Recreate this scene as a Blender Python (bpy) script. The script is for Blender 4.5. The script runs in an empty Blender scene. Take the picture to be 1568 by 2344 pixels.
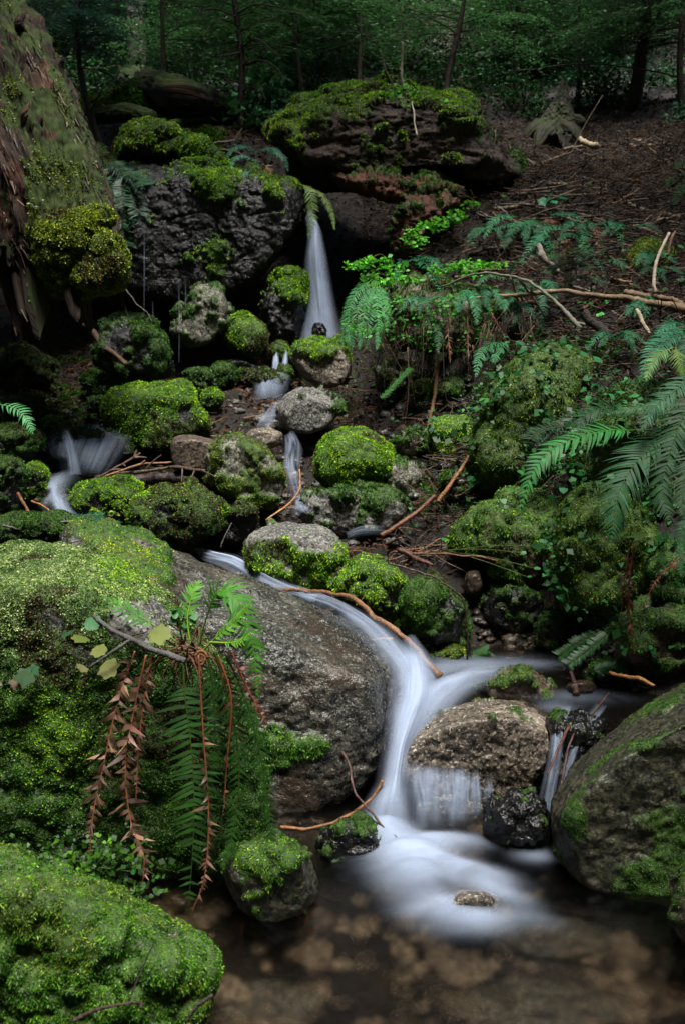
import bpy, bmesh, math
import numpy as np
rng = np.random.default_rng(11)
S = bpy.context.scene
SUN_EL, SUN_AZ = math.radians(73), math.radians(165)
COL = S.collection
# ------------------------------------------------------------------ camera and picture coordinates
PITCH = math.radians(9.0); CZ = 1.4; TN = math.tan(math.radians(27.5))
cp, sp = math.cos(PITCH), math.sin(PITCH)
def P(u, v, Y):
    a = (u-784)/1172*TN; b = (1172-v)/1172*TN
    t = Y/(cp+b*sp)
    return np.array((a*t, Y, CZ+(-sp+b*cp)*t))
def proj(V):
    V = np.asarray(V, float); q = V-np.array((0, 0, CZ))
    f = q[..., 1]*cp-q[..., 2]*sp; up = q[..., 1]*sp+q[..., 2]*cp
    f = np.where(np.abs(f) < 1e-4, 1e-4, f)
    return 784+q[..., 0]/f/TN*1172, 1172-up/f/TN*1172
def mpp(Y): return Y*TN/1172*1.02          # metres in one picture unit at distance Y
cam = bpy.data.cameras.new('camera'); cam.sensor_fit = 'VERTICAL'; cam.sensor_height = 36; cam.lens = 18/TN
cam.clip_start = .05; cam.clip_end = 400
co = bpy.data.objects.new('camera', cam); COL.objects.link(co)
co.location = (0, 0, CZ); co.rotation_euler = (math.pi/2-PITCH, 0, 0); S.camera = co
cam.dof.use_dof = True; cam.dof.focus_distance = 3.4; cam.dof.aperture_fstop = 6.3
# ------------------------------------------------------------------ noise
def _h(ix, iy, iz, seed):
    h = (ix.astype(np.int64)*374761393+iy.astype(np.int64)*668265263+iz.astype(np.int64)*2147483647+seed*974634721) & 0xffffffff
    h = ((h ^ (h >> 13))*1274126177) & 0xffffffff
    h = ((h ^ (h >> 16))*2246822519) & 0xffffffff
    return ((h ^ (h >> 15)) & 0xffffff)/float(0xffffff)*2-1
def vnoise(p, seed=0):
    p = np.asarray(p, float); i = np.floor(p); f = p-i; f = f*f*f*(f*(f*6-15)+10); i = i.astype(np.int64)
    x, y, z = i[..., 0], i[..., 1], i[..., 2]; fx, fy, fz = f[..., 0], f[..., 1], f[..., 2]
    def L(a, b, t): return a+(b-a)*t
    c = [[[_h(x+a, y+b, z+d, seed) for d in (0, 1)] for b in (0, 1)] for a in (0, 1)]
    r = [[L(c[a][b][0], c[a][b][1], fz) for b in (0, 1)] for a in (0, 1)]
    return L(L(r[0][0], r[0][1], fy), L(r[1][0], r[1][1], fy), fx)
def fbm(p, o=4, seed=0, g=.5):
    p = np.asarray(p, float); s = 0; a = 1; t = 0
    for k in range(o):
        s = s+a*vnoise(p*(2.03**k)+k*17.3, seed+k); t += a; a *= g
    return s/t*1.6
def sstep(a, b, x):
    t = np.clip((x-a)/(b-a), 0, 1); return t*t*(3-2*t)
def nrm(v):
    v = np.asarray(v, float); return v/np.maximum(np.linalg.norm(v, axis=-1, keepdims=True), 1e-9)
# ------------------------------------------------------------------ mesh building
class MB:
    """collects faces and links them as one mesh"""
    def __init__(s): s.V = []; s.Q = []; s.T = []; s.C = []; s.n = 0; s.A = {}
    def add(s, V, Q=None, T=None, C=(.5, .5, .5), **att):
        V = np.asarray(V, float).reshape(-1, 3)
        if Q is not None and len(Q): s.Q.append(np.asarray(Q, np.int64)+s.n)
        if T is not None and len(T): s.T.append(np.asarray(T, np.int64)+s.n)
        C = np.asarray(C, float)
        if C.ndim == 1: C = np.tile(C, (len(V), 1))
        s.V.append(V); s.C.append(C[:, :3])
        for k, a in att.items(): s.A.setdefault(k, []).append(np.asarray(a, float))
        s.n += len(V)
    def build(s, name, mat, parent=None, loc=None, smooth=False):
        V = np.concatenate(s.V); C = np.concatenate(s.C)
        if parent is not None: o0 = np.array(root_loc(parent))
        elif loc is not None: o0 = np.array(loc, float)
        else: o0 = np.array((V[:, 0].mean(), V[:, 1].mean(), V[:, 2].min()))
        Q = np.concatenate(s.Q) if s.Q else np.zeros((0, 4), np.int64)
        T = np.concatenate(s.T) if s.T else np.zeros((0, 3), np.int64)
        me = bpy.data.meshes.new(name)
        me.vertices.add(len(V)); me.vertices.foreach_set('co', (V-o0).astype(np.float32).ravel())
        me.loops.add(Q.size+T.size)
        me.loops.foreach_set('vertex_index', np.concatenate((Q.ravel(), T.ravel())).astype(np.int32))
        me.polygons.add(len(Q)+len(T))
        st = np.concatenate((np.arange(len(Q))*4, Q.size+np.arange(len(T))*3)).astype(np.int32)
        me.polygons.foreach_set('loop_start', st)
        if smooth: me.polygons.foreach_set('use_smooth', np.ones(len(st), bool))
        me.update(calc_edges=True)
        a = me.attributes.new('Col', 'FLOAT_COLOR', 'POINT')
        a.data.foreach_set('color', np.concatenate((C, np.ones((len(C), 1))), 1).astype(np.float32).ravel())
        for k, L in s.A.items():
            x = np.concatenate(L)
            if x.ndim == 1:
                a = me.attributes.new(k, 'FLOAT', 'POINT'); a.data.foreach_set('value', x.astype(np.float32))
            else:
                a = me.attributes.new(k, 'FLOAT_VECTOR', 'POINT'); a.data.foreach_set('vector', x.astype(np.float32).ravel())
        me.materials.append(mat)
        o = bpy.data.objects.new(name, me); COL.objects.link(o)
        if parent is None: o.location = o0
        else: o.parent = parent
        return o
def root_loc(o):
    p = np.zeros(3)
    while o is not None: p = p+np.array(o.location); o = o.parent
    return p
def tag(o, label, cat, group=None, kind=None):
    o['label'] = label; o['category'] = cat
    if group: o['group'] = group
    if kind: o['kind'] = kind
    return o
def thing(name, label, cat, loc, group=None):
    o = bpy.data.objects.new(name, None); COL.objects.link(o); o.location = loc; o.empty_display_size = .1
    return tag(o, label, cat, group)
# ------------------------------------------------------------------ curves and tubes
def spline(pts, n):
    """Catmull-Rom through the points, n samples"""
    p = np.asarray(pts, float)
    if len(p) == 2: return p[0]+(p[1]-p[0])*np.linspace(0, 1, n)[:, None]
    q = np.vstack((2*p[0]-p[1], p, 2*p[-1]-p[-2])); t = np.linspace(0, len(p)-1-1e-6, n); i = t.astype(int); f = (t-i)[:, None]
    a, b, c, d = q[i], q[i+1], q[i+2], q[i+3]
    return .5*(2*b+(c-a)*f+(2*a-5*b+4*c-d)*f*f+(3*b-a-3*c+d)*f**3)
def tube(mb, path, rad, ns=7, col=(.5, .5, .5), rough=0, cap=True):
    path = np.asarray(path, float); n = len(path); rad = np.broadcast_to(np.asarray(rad, float), (n,))
    t = nrm(np.gradient(path, axis=0)); ref = np.array((0, 0, 1.)) if abs(t[0][2]) < .8 else np.array((1., 0, 0))
    a = nrm(np.cross(t[0], ref)); A = [a]
    for k in range(1, n):
        a = nrm(a-t[k]*np.dot(a, t[k])); A.append(a)
    A = np.array(A); B = np.cross(t, A); th = np.arange(ns)/ns*2*math.pi
    R = rad[:, None]*np.ones(ns)
    if rough: R = R*(1+rough*rng.normal(size=(n, ns)))
    V = path[:, None]+R[..., None]*(A[:, None]*np.cos(th)[None, :, None]+B[:, None]*np.sin(th)[None, :, None])
    i = np.arange(n-1)[:, None]*ns; j = np.arange(ns)[None]
    Q = np.stack((i+j, i+(j+1) % ns, i+ns+(j+1) % ns, i+ns+j), -1).reshape(-1, 4)
    V = V.reshape(-1, 3)
    if cap:
        V = np.vstack((V, path[0], path[-1])); k = n*ns
        jj = np.arange(ns); T = np.vstack((np.stack(((jj+1) % ns, jj, np.full(ns, k)), 1),
                                            np.stack(((n-1)*ns+jj, (n-1)*ns+(jj+1) % ns, np.full(ns, k+1)), 1)))
    else: T = None
    mb.add(V, Q, T, col)
# ------------------------------------------------------------------ materials
def newmat(name):
    m = bpy.data.materials.new(name); m.use_nodes = True; nt = m.node_tree; nt.nodes.clear()
    out = nt.nodes.new('ShaderNodeOutputMaterial')
    def N(t, **k):
        n = nt.nodes.new('ShaderNode'+t)
        for a, b in k.items():
            if a.startswith('i_'): n.inputs[a[2:].replace('_', ' ')].default_value = b
            else: setattr(n, a, b)
        return n
    def L(a, b): nt.links.new(a, b)
    return m, nt, N, L, out
def ramp(N, src, L, stops):
    r = N('ValToRGB'); e = r.color_ramp.elements
    while len(e) < len(stops): e.new(.5)
    for k, (p, c) in enumerate(stops): e[k].position = p; e[k].color = c if len(c) == 4 else (*c, 1)
    L(src, r.inputs[0]); return r
def mixc(N, L, f, a, b, mode='MIX'):
    m = N('Mix'); m.data_type = 'RGBA'; m.blend_type = mode
    for s, k in ((f, 0), (a, 6), (b, 7)):
        if hasattr(s, 'links') or hasattr(s, 'is_linked'): L(s, m.inputs[k])
        else: m.inputs[k].default_value = s if k == 0 else (*s, 1)
    return m.outputs[2]
def leafmat(name, rough=.45, trans=.3, spec=.4, nscale=60., var=.35):
    m, nt, N, L, out = newmat(name)
    at = N('Attribute', attribute_name='Col'); tc = N('TexCoord')
    no = N('TexNoise', i_Scale=nscale, i_Detail=2.); L(tc.outputs['Object'], no.inputs['Vector'])
    mr = N('MapRange'); mr.inputs['To Min'].default_value = 1-var; mr.inputs['To Max'].default_value = 1+var; L(no.outputs[0], mr.inputs[0])
    c = mixc(N, L, 1., at.outputs['Color'], (1, 1, 1), 'MULTIPLY'); mm = c.node; L(mr.outputs[0], mm.inputs[7])
    b = N('BsdfPrincipled', i_Roughness=rough); b.inputs['Specular IOR Level'].default_value = spec; L(c, b.inputs['Base Color'])
    t = N('BsdfTranslucent'); L(c, t.inputs[0])
    x = N('MixShader'); x.inputs[0].default_value = trans; L(b.outputs[0], x.inputs[1]); L(t.outputs[0], x.inputs[2]); L(x.outputs[0], out.inputs[0])
    return m
def rockmat(name, dark, mid, light, sp_dark=.5, sp_light=.5, rough=.75, scale=1., rust=None, bump=.5):
    m, nt, N, L, out = newmat(name)
    tc = N('TexCoord').outputs['Object']
    def noise(s, d=4., r=.6):
        n = N('TexNoise', i_Scale=s*scale, i_Detail=d, i_Roughness=r); L(tc, n.inputs['Vector']); return n.outputs[0]
    big = noise(5, 6, .65); fine = noise(55, 3, .7); gr = noise(110, 2, .8)
    vo = N('TexVoronoi', i_Scale=95.*scale); L(tc, vo.inputs['Vector'])
    c = ramp(N, big, L, [(.32, dark), (.5, mid), (.72, light)]).outputs[0]
    f1 = ramp(N, fine, L, [(.5-.12*sp_dark-.02, (1, 1, 1)), (.5, (0, 0, 0))]).outputs[0]
    c = mixc(N, L, f1, c, tuple(x*.3 for x in dark))
    f2 = ramp(N, gr, L, [(.56, (0, 0, 0)), (.66, (sp_light,)*3)]).outputs[0]
    c = mixc(N, L, f2, c, tuple(min(1, x*1.7) for x in light))
    sv = N('SeparateColor'); L(vo.outputs['Color'], sv.inputs[0])
    mr = N('MapRange'); mr.inputs['To Min'].default_value = .62; mr.inputs['To Max'].default_value = 1.3; L(sv.outputs[0], mr.inputs[0])
    c2 = mixc(N, L, 1., c, (1, 1, 1), 'MULTIPLY'); L(mr.outputs[0], c2.node.inputs[7]); c = c2
    if rust:
        rn = ramp(N, noise(3.2, 4, .6), L, [(.5, (0, 0, 0)), (.62, (.8, .8, .8))]).outputs[0]
        c = mixc(N, L, rn, c, rust)
    wet = N('Attribute', attribute_name='wet').outputs['Fac']; mo = N('Attribute', attribute_name='moss').outputs['Fac']
    wd = mixc(N, L, 1., c, (.42, .4, .38), 'MULTIPLY'); c = mixc(N, L, wet, c, wd)
    mcol = ramp(N, noise(40, 3), L, [(.35, (.010, .03, .002)), (.6, (.04, .09, .005)), (.75, (.09, .16, .01))]).outputs[0]
    ml = N('Math', operation='MULTIPLY'); ml.inputs[1].default_value = .93; L(mo, ml.inputs[0])
    c = mixc(N, L, ml.outputs[0], c, mcol)
    b = N('BsdfPrincipled'); L(c, b.inputs['Base Color'])
    r1 = N('MapRange'); r1.inputs['To Min'].default_value = rough; r1.inputs['To Max'].default_value = .22; L(wet, r1.inputs[0])
    r2 = N('Math', operation='MAXIMUM'); r3 = N('Math', operation='MULTIPLY'); r3.inputs[1].default_value = .8; L(mo, r3.inputs[0])
    L(r1.outputs[0], r2.inputs[0]); L(r3.outputs[0], r2.inputs[1]); L(r2.outputs[0], b.inputs['Roughness'])
    ad = N('Math', operation='ADD'); L(big, ad.inputs[0]); ad2 = N('Math', operation='ADD'); L(ad.outputs[0], ad2.inputs[0])
    L(fine, ad.inputs[1]); L(sv.outputs[1], ad2.inputs[1])
    bp = N('Bump', i_Strength=bump, i_Distance=.012); L(ad2.outputs[0], bp.inputs['Height']); L(bp.outputs[0], b.inputs['Normal'])
    L(b.outputs[0], out.inputs[0]); return m
def barkmat(name, cols, rough=.85, sx=(14, 14, 1.6), bump=.8, mossy=.0, mosscol=(.06, .09, .012)):
    """fibrous wood: noise stretched along the object's own attribute 'flow' (x, y around, z along)"""
    m, nt, N, L, out = newmat(name)
    fl = N('Attribute', attribute_name='flow').outputs['Vector']
    mp = N('Mapping'); mp.inputs['Scale'].default_value = sx; L(fl, mp.inputs[0])
    n1 = N('TexNoise', i_Scale=1.6, i_Detail=7., i_Roughness=.65); L(mp.outputs[0], n1.inputs['Vector'])
    n2 = N('TexNoise', i_Scale=2.6, i_Detail=4., i_Roughness=.6); L(fl, n2.inputs['Vector'])
    mp2 = N('Mapping'); mp2.inputs['Scale'].default_value = (sx[0]*3, sx[1]*3, sx[2]*.6); L(fl, mp2.inputs[0])
    n5 = N('TexNoise', i_Scale=1.2, i_Detail=5., i_Roughness=.7); L(mp2.outputs[0], n5.inputs['Vector'])
    fu = ramp(N, n5.outputs[0], L, [(.36, (.08, .08, .08)), (.47, (.8, .8, .8)), (.7, (1.6, 1.5, 1.4))]).outputs[0]
    k = len(cols); c1 = ramp(N, n1.outputs[0], L, [(.3+.42*i/(k-1), q) for i, q in enumerate(cols)]).outputs[0]
    mr = N('MapRange'); mr.inputs['From Min'].default_value = .3; mr.inputs['From Max'].default_value = .7
    mr.inputs['To Min'].default_value = .45; mr.inputs['To Max'].default_value = 1.5; L(n2.outputs[0], mr.inputs[0])
    c = mixc(N, L, 1., c1, (1, 1, 1), 'MULTIPLY'); L(mr.outputs[0], c.node.inputs[7])
    c = mixc(N, L, 1., c, (1, 1, 1), 'MULTIPLY'); L(fu, c.node.inputs[7])
    at = N('Attribute', attribute_name='Col'); c = mixc(N, L, 1., c, (1, 1, 1), 'MULTIPLY'); L(at.outputs['Color'], c.node.inputs[7])
    mo = N('Attribute', attribute_name='moss').outputs['Fac']
    n3 = N('TexNoise', i_Scale=30., i_Detail=4.); L(fl, n3.inputs['Vector'])
    mc = ramp(N, n3.outputs[0], L, [(.3, tuple(x*.25 for x in mosscol)), (.7, mosscol)]).outputs[0]
    c = mixc(N, L, mo, c, mc)
    b = N('BsdfPrincipled', i_Roughness=rough); L(c, b.inputs['Base Color'])
    b.inputs['Specular IOR Level'].default_value = .3
    bp = N('Bump', i_Strength=bump, i_Distance=.02); hs = N('Math', operation='ADD'); L(n1.outputs[0], hs.inputs[0]); L(n5.outputs[0], hs.inputs[1]); L(hs.outputs[0], bp.inputs['Height']); L(bp.outputs[0], b.inputs['Normal'])
    L(b.outputs[0], out.inputs[0]); return m
def colmat(name, rough=.7, spec=.4, nscale=40., var=.4):
    m = leafmat(name, rough, 0., spec, nscale, var); nt = m.node_tree; b = next(n for n in nt.nodes if n.type == 'BSDF_PRINCIPLED')
    no = nt.nodes.new('ShaderNodeTexNoise'); no.inputs['Scale'].default_value = nscale*4; no.inputs['Detail'].default_value = 4
    bp = nt.nodes.new('ShaderNodeBump'); bp.inputs['Strength'].default_value = .8; bp.inputs['Distance'].default_value = .008
    tc = next(n for n in nt.nodes if n.type == 'TEX_COORD'); nt.links.new(tc.outputs['Object'], no.inputs['Vector']); nt.links.new(no.outputs[0], bp.inputs['Height']); nt.links.new(bp.outputs[0], b.inputs['Normal'])
    return m

MOSS = leafmat('moss_green', .5, .32, .45, 45, .35)
LEAF = leafmat('fern_green', .55, .22, .22, 30, .3)
LEAF2 = leafmat('thin_leaf', .5, .4, .4, 30, .25)
NEEDLE = leafmat('needle_green', .5, .25, .4, 10, .3)
TWIG = colmat('twig_bark', .75, .25, 30, .75)
WETTWIG = colmat('wet_twig', .42, .4, 30, .7)
DEAD = leafmat('dead_frond', .55, .2, .4, 25, .35)
G_GREY = rockmat('grey_granite', (.04, .04, .036), (.12, .115, .10), (.27, .26, .235), .7, .7)
G_TAN = rockmat('tan_granite', (.045, .036, .027), (.14, .112, .082), (.32, .275, .22), 1., 1.)
G_LICH = rockmat('lichened_granite', (.055, .06, .04), (.13, .125, .09), (.25, .24, .19), .6, .6)
G_MIX = rockmat('rusty_granite', (.026, .028, .024), (.08, .08, .068), (.235, .228, .195), .9, .8, .55, 1., (.085, .06, .038), .8)
R_MOSSY = rockmat('mossy_film_rock', (.012, .015, .007), (.032, .033, .017), (.08, .07, .042), .6, .6, .6)
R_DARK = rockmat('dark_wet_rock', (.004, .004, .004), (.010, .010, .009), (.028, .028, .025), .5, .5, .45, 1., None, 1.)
R_BROWN = rockmat('brown_rock', (.03, .02, .013), (.08, .055, .036), (.15, .11, .075), .6, .3, .6)
# ------------------------------------------------------------------ the ground
BASE = lambda x, y: np.where(y > 4, .42*(y-4), 0)*1.+np.where(y < -1.2, .9*(-1.2-y), 0)+.3*np.maximum(0, np.abs(x)-2.2)  # the rise behind the camera is added to block low sky light
ctl = [(-.2, 1.7, -.26), (.3, 2.2, -.26), (.2, 2.7, -.2), (.8, 2.3, -.26), (-.6, 2.0, -.2), (-.5, 2.6, -.15), (0, 1, -.2), (1, 1.2, -.1), (-1, 1.2, -.1),
       (1.2, 2.8, -.1), (1.6, 2.2, .0), (1.0, 3.2, .0), (.35, 3.2, .0), (.6, 3.5, .08), (.8, 3.7, .12), (1.0, 3.85, .2), (2.2, 3, .6),
       (-.8, 2.9, -.1), (-1.2, 2.4, .0), (-1.3, 3.5, .2), (-.5, 3.6, .05), (-2.2, 3, .6), (-.3, 3.2, .0), (-.3, 4.0, .2), (0.05, 4.1, .3), (-1, 4.2, .4), (0, 0, -.1), (1.8, .5, .2), (-1.8, .5, .2), (0, -1, 0)]
for u, v, Y, dz in [(500, 1265, 4.6, -.05), (850, 1200, 4.8, -.03), (650, 1040, 5.4, -.04), (700, 930, 6, -.04), (560, 880, 6.2, -.03), (722, 805, 7.1, -.06), (140, 1150, 4.8, -.05), (200, 1010, 5.4, -.08),
                    (150, 925, 6.0, -.04), (1170, 1430, 4.1, 0), (1000, 1300, 4.4, 0), (40, 860, 6.4, 0), (-150, 1000, 5.4, .1), (300, 1100, 5.0, -.06), (400, 900, 6.1, -.04),
                    (150, 770, 7.6, 0), (60, 720, 8.6, 0), (350, 760, 7.5, 0), (500, 760, 7.5, 0), (350, 350, 8.2, 0), (600, 365, 8.2, 0), (520, 310, 8.8, 0), (200, 310, 8.9, 0), (30, 290, 9.6, 0), (700, 320, 9.2, 0),
                    (830, 610, 8.4, 0), (800, 740, 7.7, 0), (900, 500, 9.0, 0), (870, 770, 6.9, 0), (800, 260, 10.5, 0), (1000, 250, 10.5, 0),
                    (960, 640, 6.9, 0), (1000, 560, 7.2, 0), (1060, 480, 7.7, 0), (1150, 420, 8.4, 0), (1150, 330, 10.3, 0), (1300, 500, 7.0, 0), (1400, 400, 8.2, 0), (1500, 330, 9.8, 0),
                    (1500, 600, 5.9, 0), (1300, 620, 6.1, 0), (1150, 650, 6.2, 0), (1500, 740, 5.0, 0), (1300, 740, 5.4, 0), (1150, 750, 5.7, 0), (1010, 830, 6.7, 0), (960, 900, 6.1, 0), (1050, 1000, 5.2, 0), (1000, 1100, 4.95, 0),
                    (1150, 1000, 4.9, 0), (1300, 950, 4.6, 0), (1500, 960, 4.2, 0), (1300, 1150, 4.35, 0), (1150, 1250, 4.45, 0), (1500, 1250, 3.8, 0), (1400, 1470, 3.65, 0), (1250, 1480, 3.9, 0), (1700, 900, 4.2, .1), (1700, 600, 6, 0),
                    (784, 230, 12, 0), (784, 150, 15, 0), (300, 260, 10.5, 0), (1300, 245, 12.5, 0), (1300, 100, 19, 0), (400, 140, 16, 0), (784, 30, 23, 0), (1400, 30, 23, 0), (0, 180, 13, 0), (150, 30, 22, 0), (1650, 200, 14, 0)]:
    q = P(u, v, Y); ctl.append((q[0], q[1], q[2]+dz))
ctl = np.array(ctl)
def _k(d): return np.where(d > 1e-9, d*d*np.log(np.maximum(d, 1e-9)), 0)
_A = ctl[:, :2]; _r = ctl[:, 2]-BASE(ctl[:, 0], ctl[:, 1]); _n = len(_A)
_K = _k(np.linalg.norm(_A[:, None]-_A[None], axis=2))+np.eye(_n)*.02
_Pm = np.c_[np.ones(_n), _A]
_w = np.linalg.solve(np.block([[_K, _Pm], [_Pm.T, np.zeros((3, 3))]]), np.r_[_r, 0, 0, 0])
def G0(x, y):
    x = np.asarray(x, float); y = np.asarray(y, float); sh = np.broadcast(x, y).shape
    q = np.stack(np.broadcast_arrays(x, y), -1).reshape(-1, 2); o = np.empty(len(q))
    for s in range(0, len(q), 20000):
        e = q[s:s+20000]; d = np.linalg.norm(e[:, None]-_A[None], axis=2)
        dm = d.min(1); fade = 1-sstep(1.5, 7, dm-.15*np.maximum(0, e[:, 1]-6))
        o[s:s+20000] = BASE(e[:, 0], e[:, 1])+fade*(_k(d)@_w[:_n]+_w[_n]+e@_w[_n+1:])
    return o.reshape(sh)
def G(x, y):
    z = G0(x, y); x, y = np.broadcast_arrays(np.asarray(x, float), np.asarray(y, float))
    p = np.stack((x, y, np.zeros_like(x)), -1); far = np.clip((y-7)/8, 0, 1)
    return z+.05*fbm(p*1.7, 3, 5)+.025*fbm(p*6, 3, 9)+far*.35*fbm(p*.5, 3, 21)
def g(u, v, lift=0., y0=2.2, y1=40.):
    """where the line of sight through (u, v) meets the ground"""
    Y = y0*(y1/y0)**np.linspace(0, 1, 500); a = np.array([P(u, v, q) for q in Y]); h = a[:, 2]-G(a[:, 0], a[:, 1])
    k = np.argmax(h < 0); k = max(k, 1) if (h < 0).any() else len(Y)-1
    q = a[k].copy(); q[2] = G(q[0], q[1])+lift; return q
gx = np.concatenate((-np.geomspace(3.2, 60, 46)[::-1], np.linspace(-3.1, 3.1, 250), np.geomspace(3.2, 60, 46)))
gy = np.concatenate((-np.geomspace(.5, 40, 30)[::-1], np.linspace(-.4, 1.5, 20), np.linspace(1.55, 11, 330), np.geomspace(11.05, 90, 120)))
X, Yg = np.meshgrid(gx, gy); Z = G(X, Yg)
def tmat():
    m, nt, N, L, out = newmat('forest_floor_soil'); tc = N('TexCoord').outputs['Object']
    n1 = N('TexNoise', i_Scale=2.2, i_Detail=8., i_Roughness=.7); L(tc, n1.inputs['Vector'])
    n2 = N('TexNoise', i_Scale=38., i_Detail=5., i_Roughness=.75); L(tc, n2.inputs['Vector'])
    c1 = ramp(N, n1.outputs[0], L, [(.35, (.006, .004, .003)), (.55, (.016, .010, .006)), (.7, (.032, .017, .009))]).outputs[0]
    c2 = ramp(N, n2.outputs[0], L, [(.35, (.25, .25, .25)), (.55, (.9, .9, .9)), (.72, (2.2, 2.0, 1.8))]).outputs[0]
    c = mixc(N, L, 1., c1, c2, 'MULTIPLY')
    b = N('BsdfPrincipled', i_Roughness=.6); L(c, b.inputs['Base Color'])
    bp = N('Bump', i_Strength=.9, i_Distance=.03); L(n2.outputs[0], bp.inputs['Height']); L(bp.outputs[0], b.inputs['Normal']); L(b.outputs[0], out.inputs[0]); return m
SOIL = tmat()
mb = MB(); ny, nx = X.shape; i = np.arange(ny-1)[:, None]*nx; j = np.arange(nx-1)[None]
mb.add(np.stack((X, Yg, Z), -1), np.stack((i+j, i+j+1, i+nx+j+1, i+nx+j), -1).reshape(-1, 4))
fl = mb.build('forest_floor', SOIL, loc=(0, 0, 0), smooth=True); fl['kind'] = 'structure'
# ------------------------------------------------------------------ moss
PAL = dict(bright=[(.03, .11, .002), (.16, .36, .004), (.42, .62, .012)], dark=[(.008, .034, .002), (.026, .092, .004), (.08, .20, .010)],
           olive=[(.05, .09, .005), (.15, .21, .010), (.32, .39, .03)], yellow=[(.14, .21, .008), (.34, .42, .012), (.58, .60, .02)],
           pale=[(.09, .17, .03), (.26, .37, .10), (.50, .55, .27)], fresh=[(.015, .06, .003), (.06, .185, .006), (.17, .38, .022)])
def palcol(pal, p, jit=.28, sc=9.):
    c = np.array(PAL[pal]); t = np.clip(.95+.75*fbm(p*sc, 3, 3)+rng.normal(0, .42, len(p)), 0, 1.999); i = t.astype(int); f = (t-i)[:, None]
    q = c[i]*(1-f)+c[i+1]*f
    return q*np.exp(rng.normal(0, jit, (len(p), 1)))
def blades(mb, p, n, size, col, k=3, out=.55, asp=.4, droop=.25):
    """k little leaves at each point, leaning out of the surface"""
    p = np.repeat(p, k, 0); n = np.repeat(n, k, 0); m = len(p); col = np.repeat(col, k, 0)*np.exp(rng.normal(0, .18, (m, 1)))
    size = np.repeat(np.broadcast_to(size, (m//k,)), k)
    r = rng.normal(size=(m, 3)); r = nrm(r-n*(r*n).sum(1, keepdims=True))
    d = n*out+r*(1-out*.7); d[:, 2] -= droop*rng.random(m); d = nrm(d)
    L = (size*rng.uniform(.6, 1.5, m))[:, None]; s = nrm(np.cross(d, n*.6+rng.normal(size=(m, 3))*.5))*L*asp*.5
    b = p-n*L*.15+r*L*.3*rng.random((m, 1)); mid = b+d*L*.5+n*L*.08; tip = b+d*L
    tip[:, 2] -= droop*.25*L[:, 0]
    V = np.stack((b, mid+s, tip, mid-s), 1).reshape(-1, 3)
    mb.add(V, np.arange(4*m).reshape(-1, 4), None, np.repeat(col, 4, 0))
def sample(V, F, w, dens):
    """points over triangles F with weight w (0..1) per vertex and dens points a square metre"""
    a, b, c = V[F[:, 0]], V[F[:, 1]], V[F[:, 2]]; cr = np.cross(b-a, c-a); ar = np.linalg.norm(cr, axis=1)/2
    ww = w[F].mean(1); e = ar*ww*dens; n = rng.poisson(e); i = np.repeat(np.arange(len(F)), n)
    r1 = np.sqrt(rng.random(len(i)))[:, None]; r2 = rng.random((len(i), 1))
    return a[i]*(1-r1)+b[i]*r1*(1-r2)+c[i]*r1*r2, i
def vnormals(V, F):
    cr = np.cross(V[F[:, 1]]-V[F[:, 0]], V[F[:, 2]]-V[F[:, 0]]); N_ = np.zeros_like(V)
    for k in range(3): np.add.at(N_, F[:, k], cr)
    return nrm(N_)
_ico = {}
def ico(l):
    if l not in _ico:
        bm = bmesh.new(); bmesh.ops.create_icosphere(bm, subdivisions=l, radius=1)
        _ico[l] = (np.array([v.co[:] for v in bm.verts]), np.array([[v.index for v in f.verts] for f in bm.faces])); bm.free()
    return _ico[l]
def hull_planes(pts, c):
    bm = bmesh.new(); [bm.verts.new(tuple(q)) for q in pts]; bmesh.ops.convex_hull(bm, input=bm.verts)
    bm.normal_update(); n = []; h = []
    for f in bm.faces:
        a = np.array(f.normal[:]); d = float(np.dot(a, np.array(f.verts[0].co[:])-c))
        if d < 0: a, d = -a, -d
        if d > 1e-4: n.append(a); h.append(d)
    bm.free(); return np.array(n), np.array(h)
def mossmask(V, N_, R, Y, bias=.1, up=.8, n=.55, sc=2.2, spots=(), seed=1, **_):
    m = up*(N_[:, 2]-.15)+n*fbm(V*sc/R, 4, seed)+bias
    if len(spots):
        u, v = proj(V)
        for (su, sv, sr, sw) in spots: m = m+sw*np.exp(-((u-su)**2+(v-sv)**2)/sr**2)*(N_@nrm(np.array((0, -1, .25))) > -.3)
    return sstep(-.12, .14, m)
nrock = 0
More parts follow.
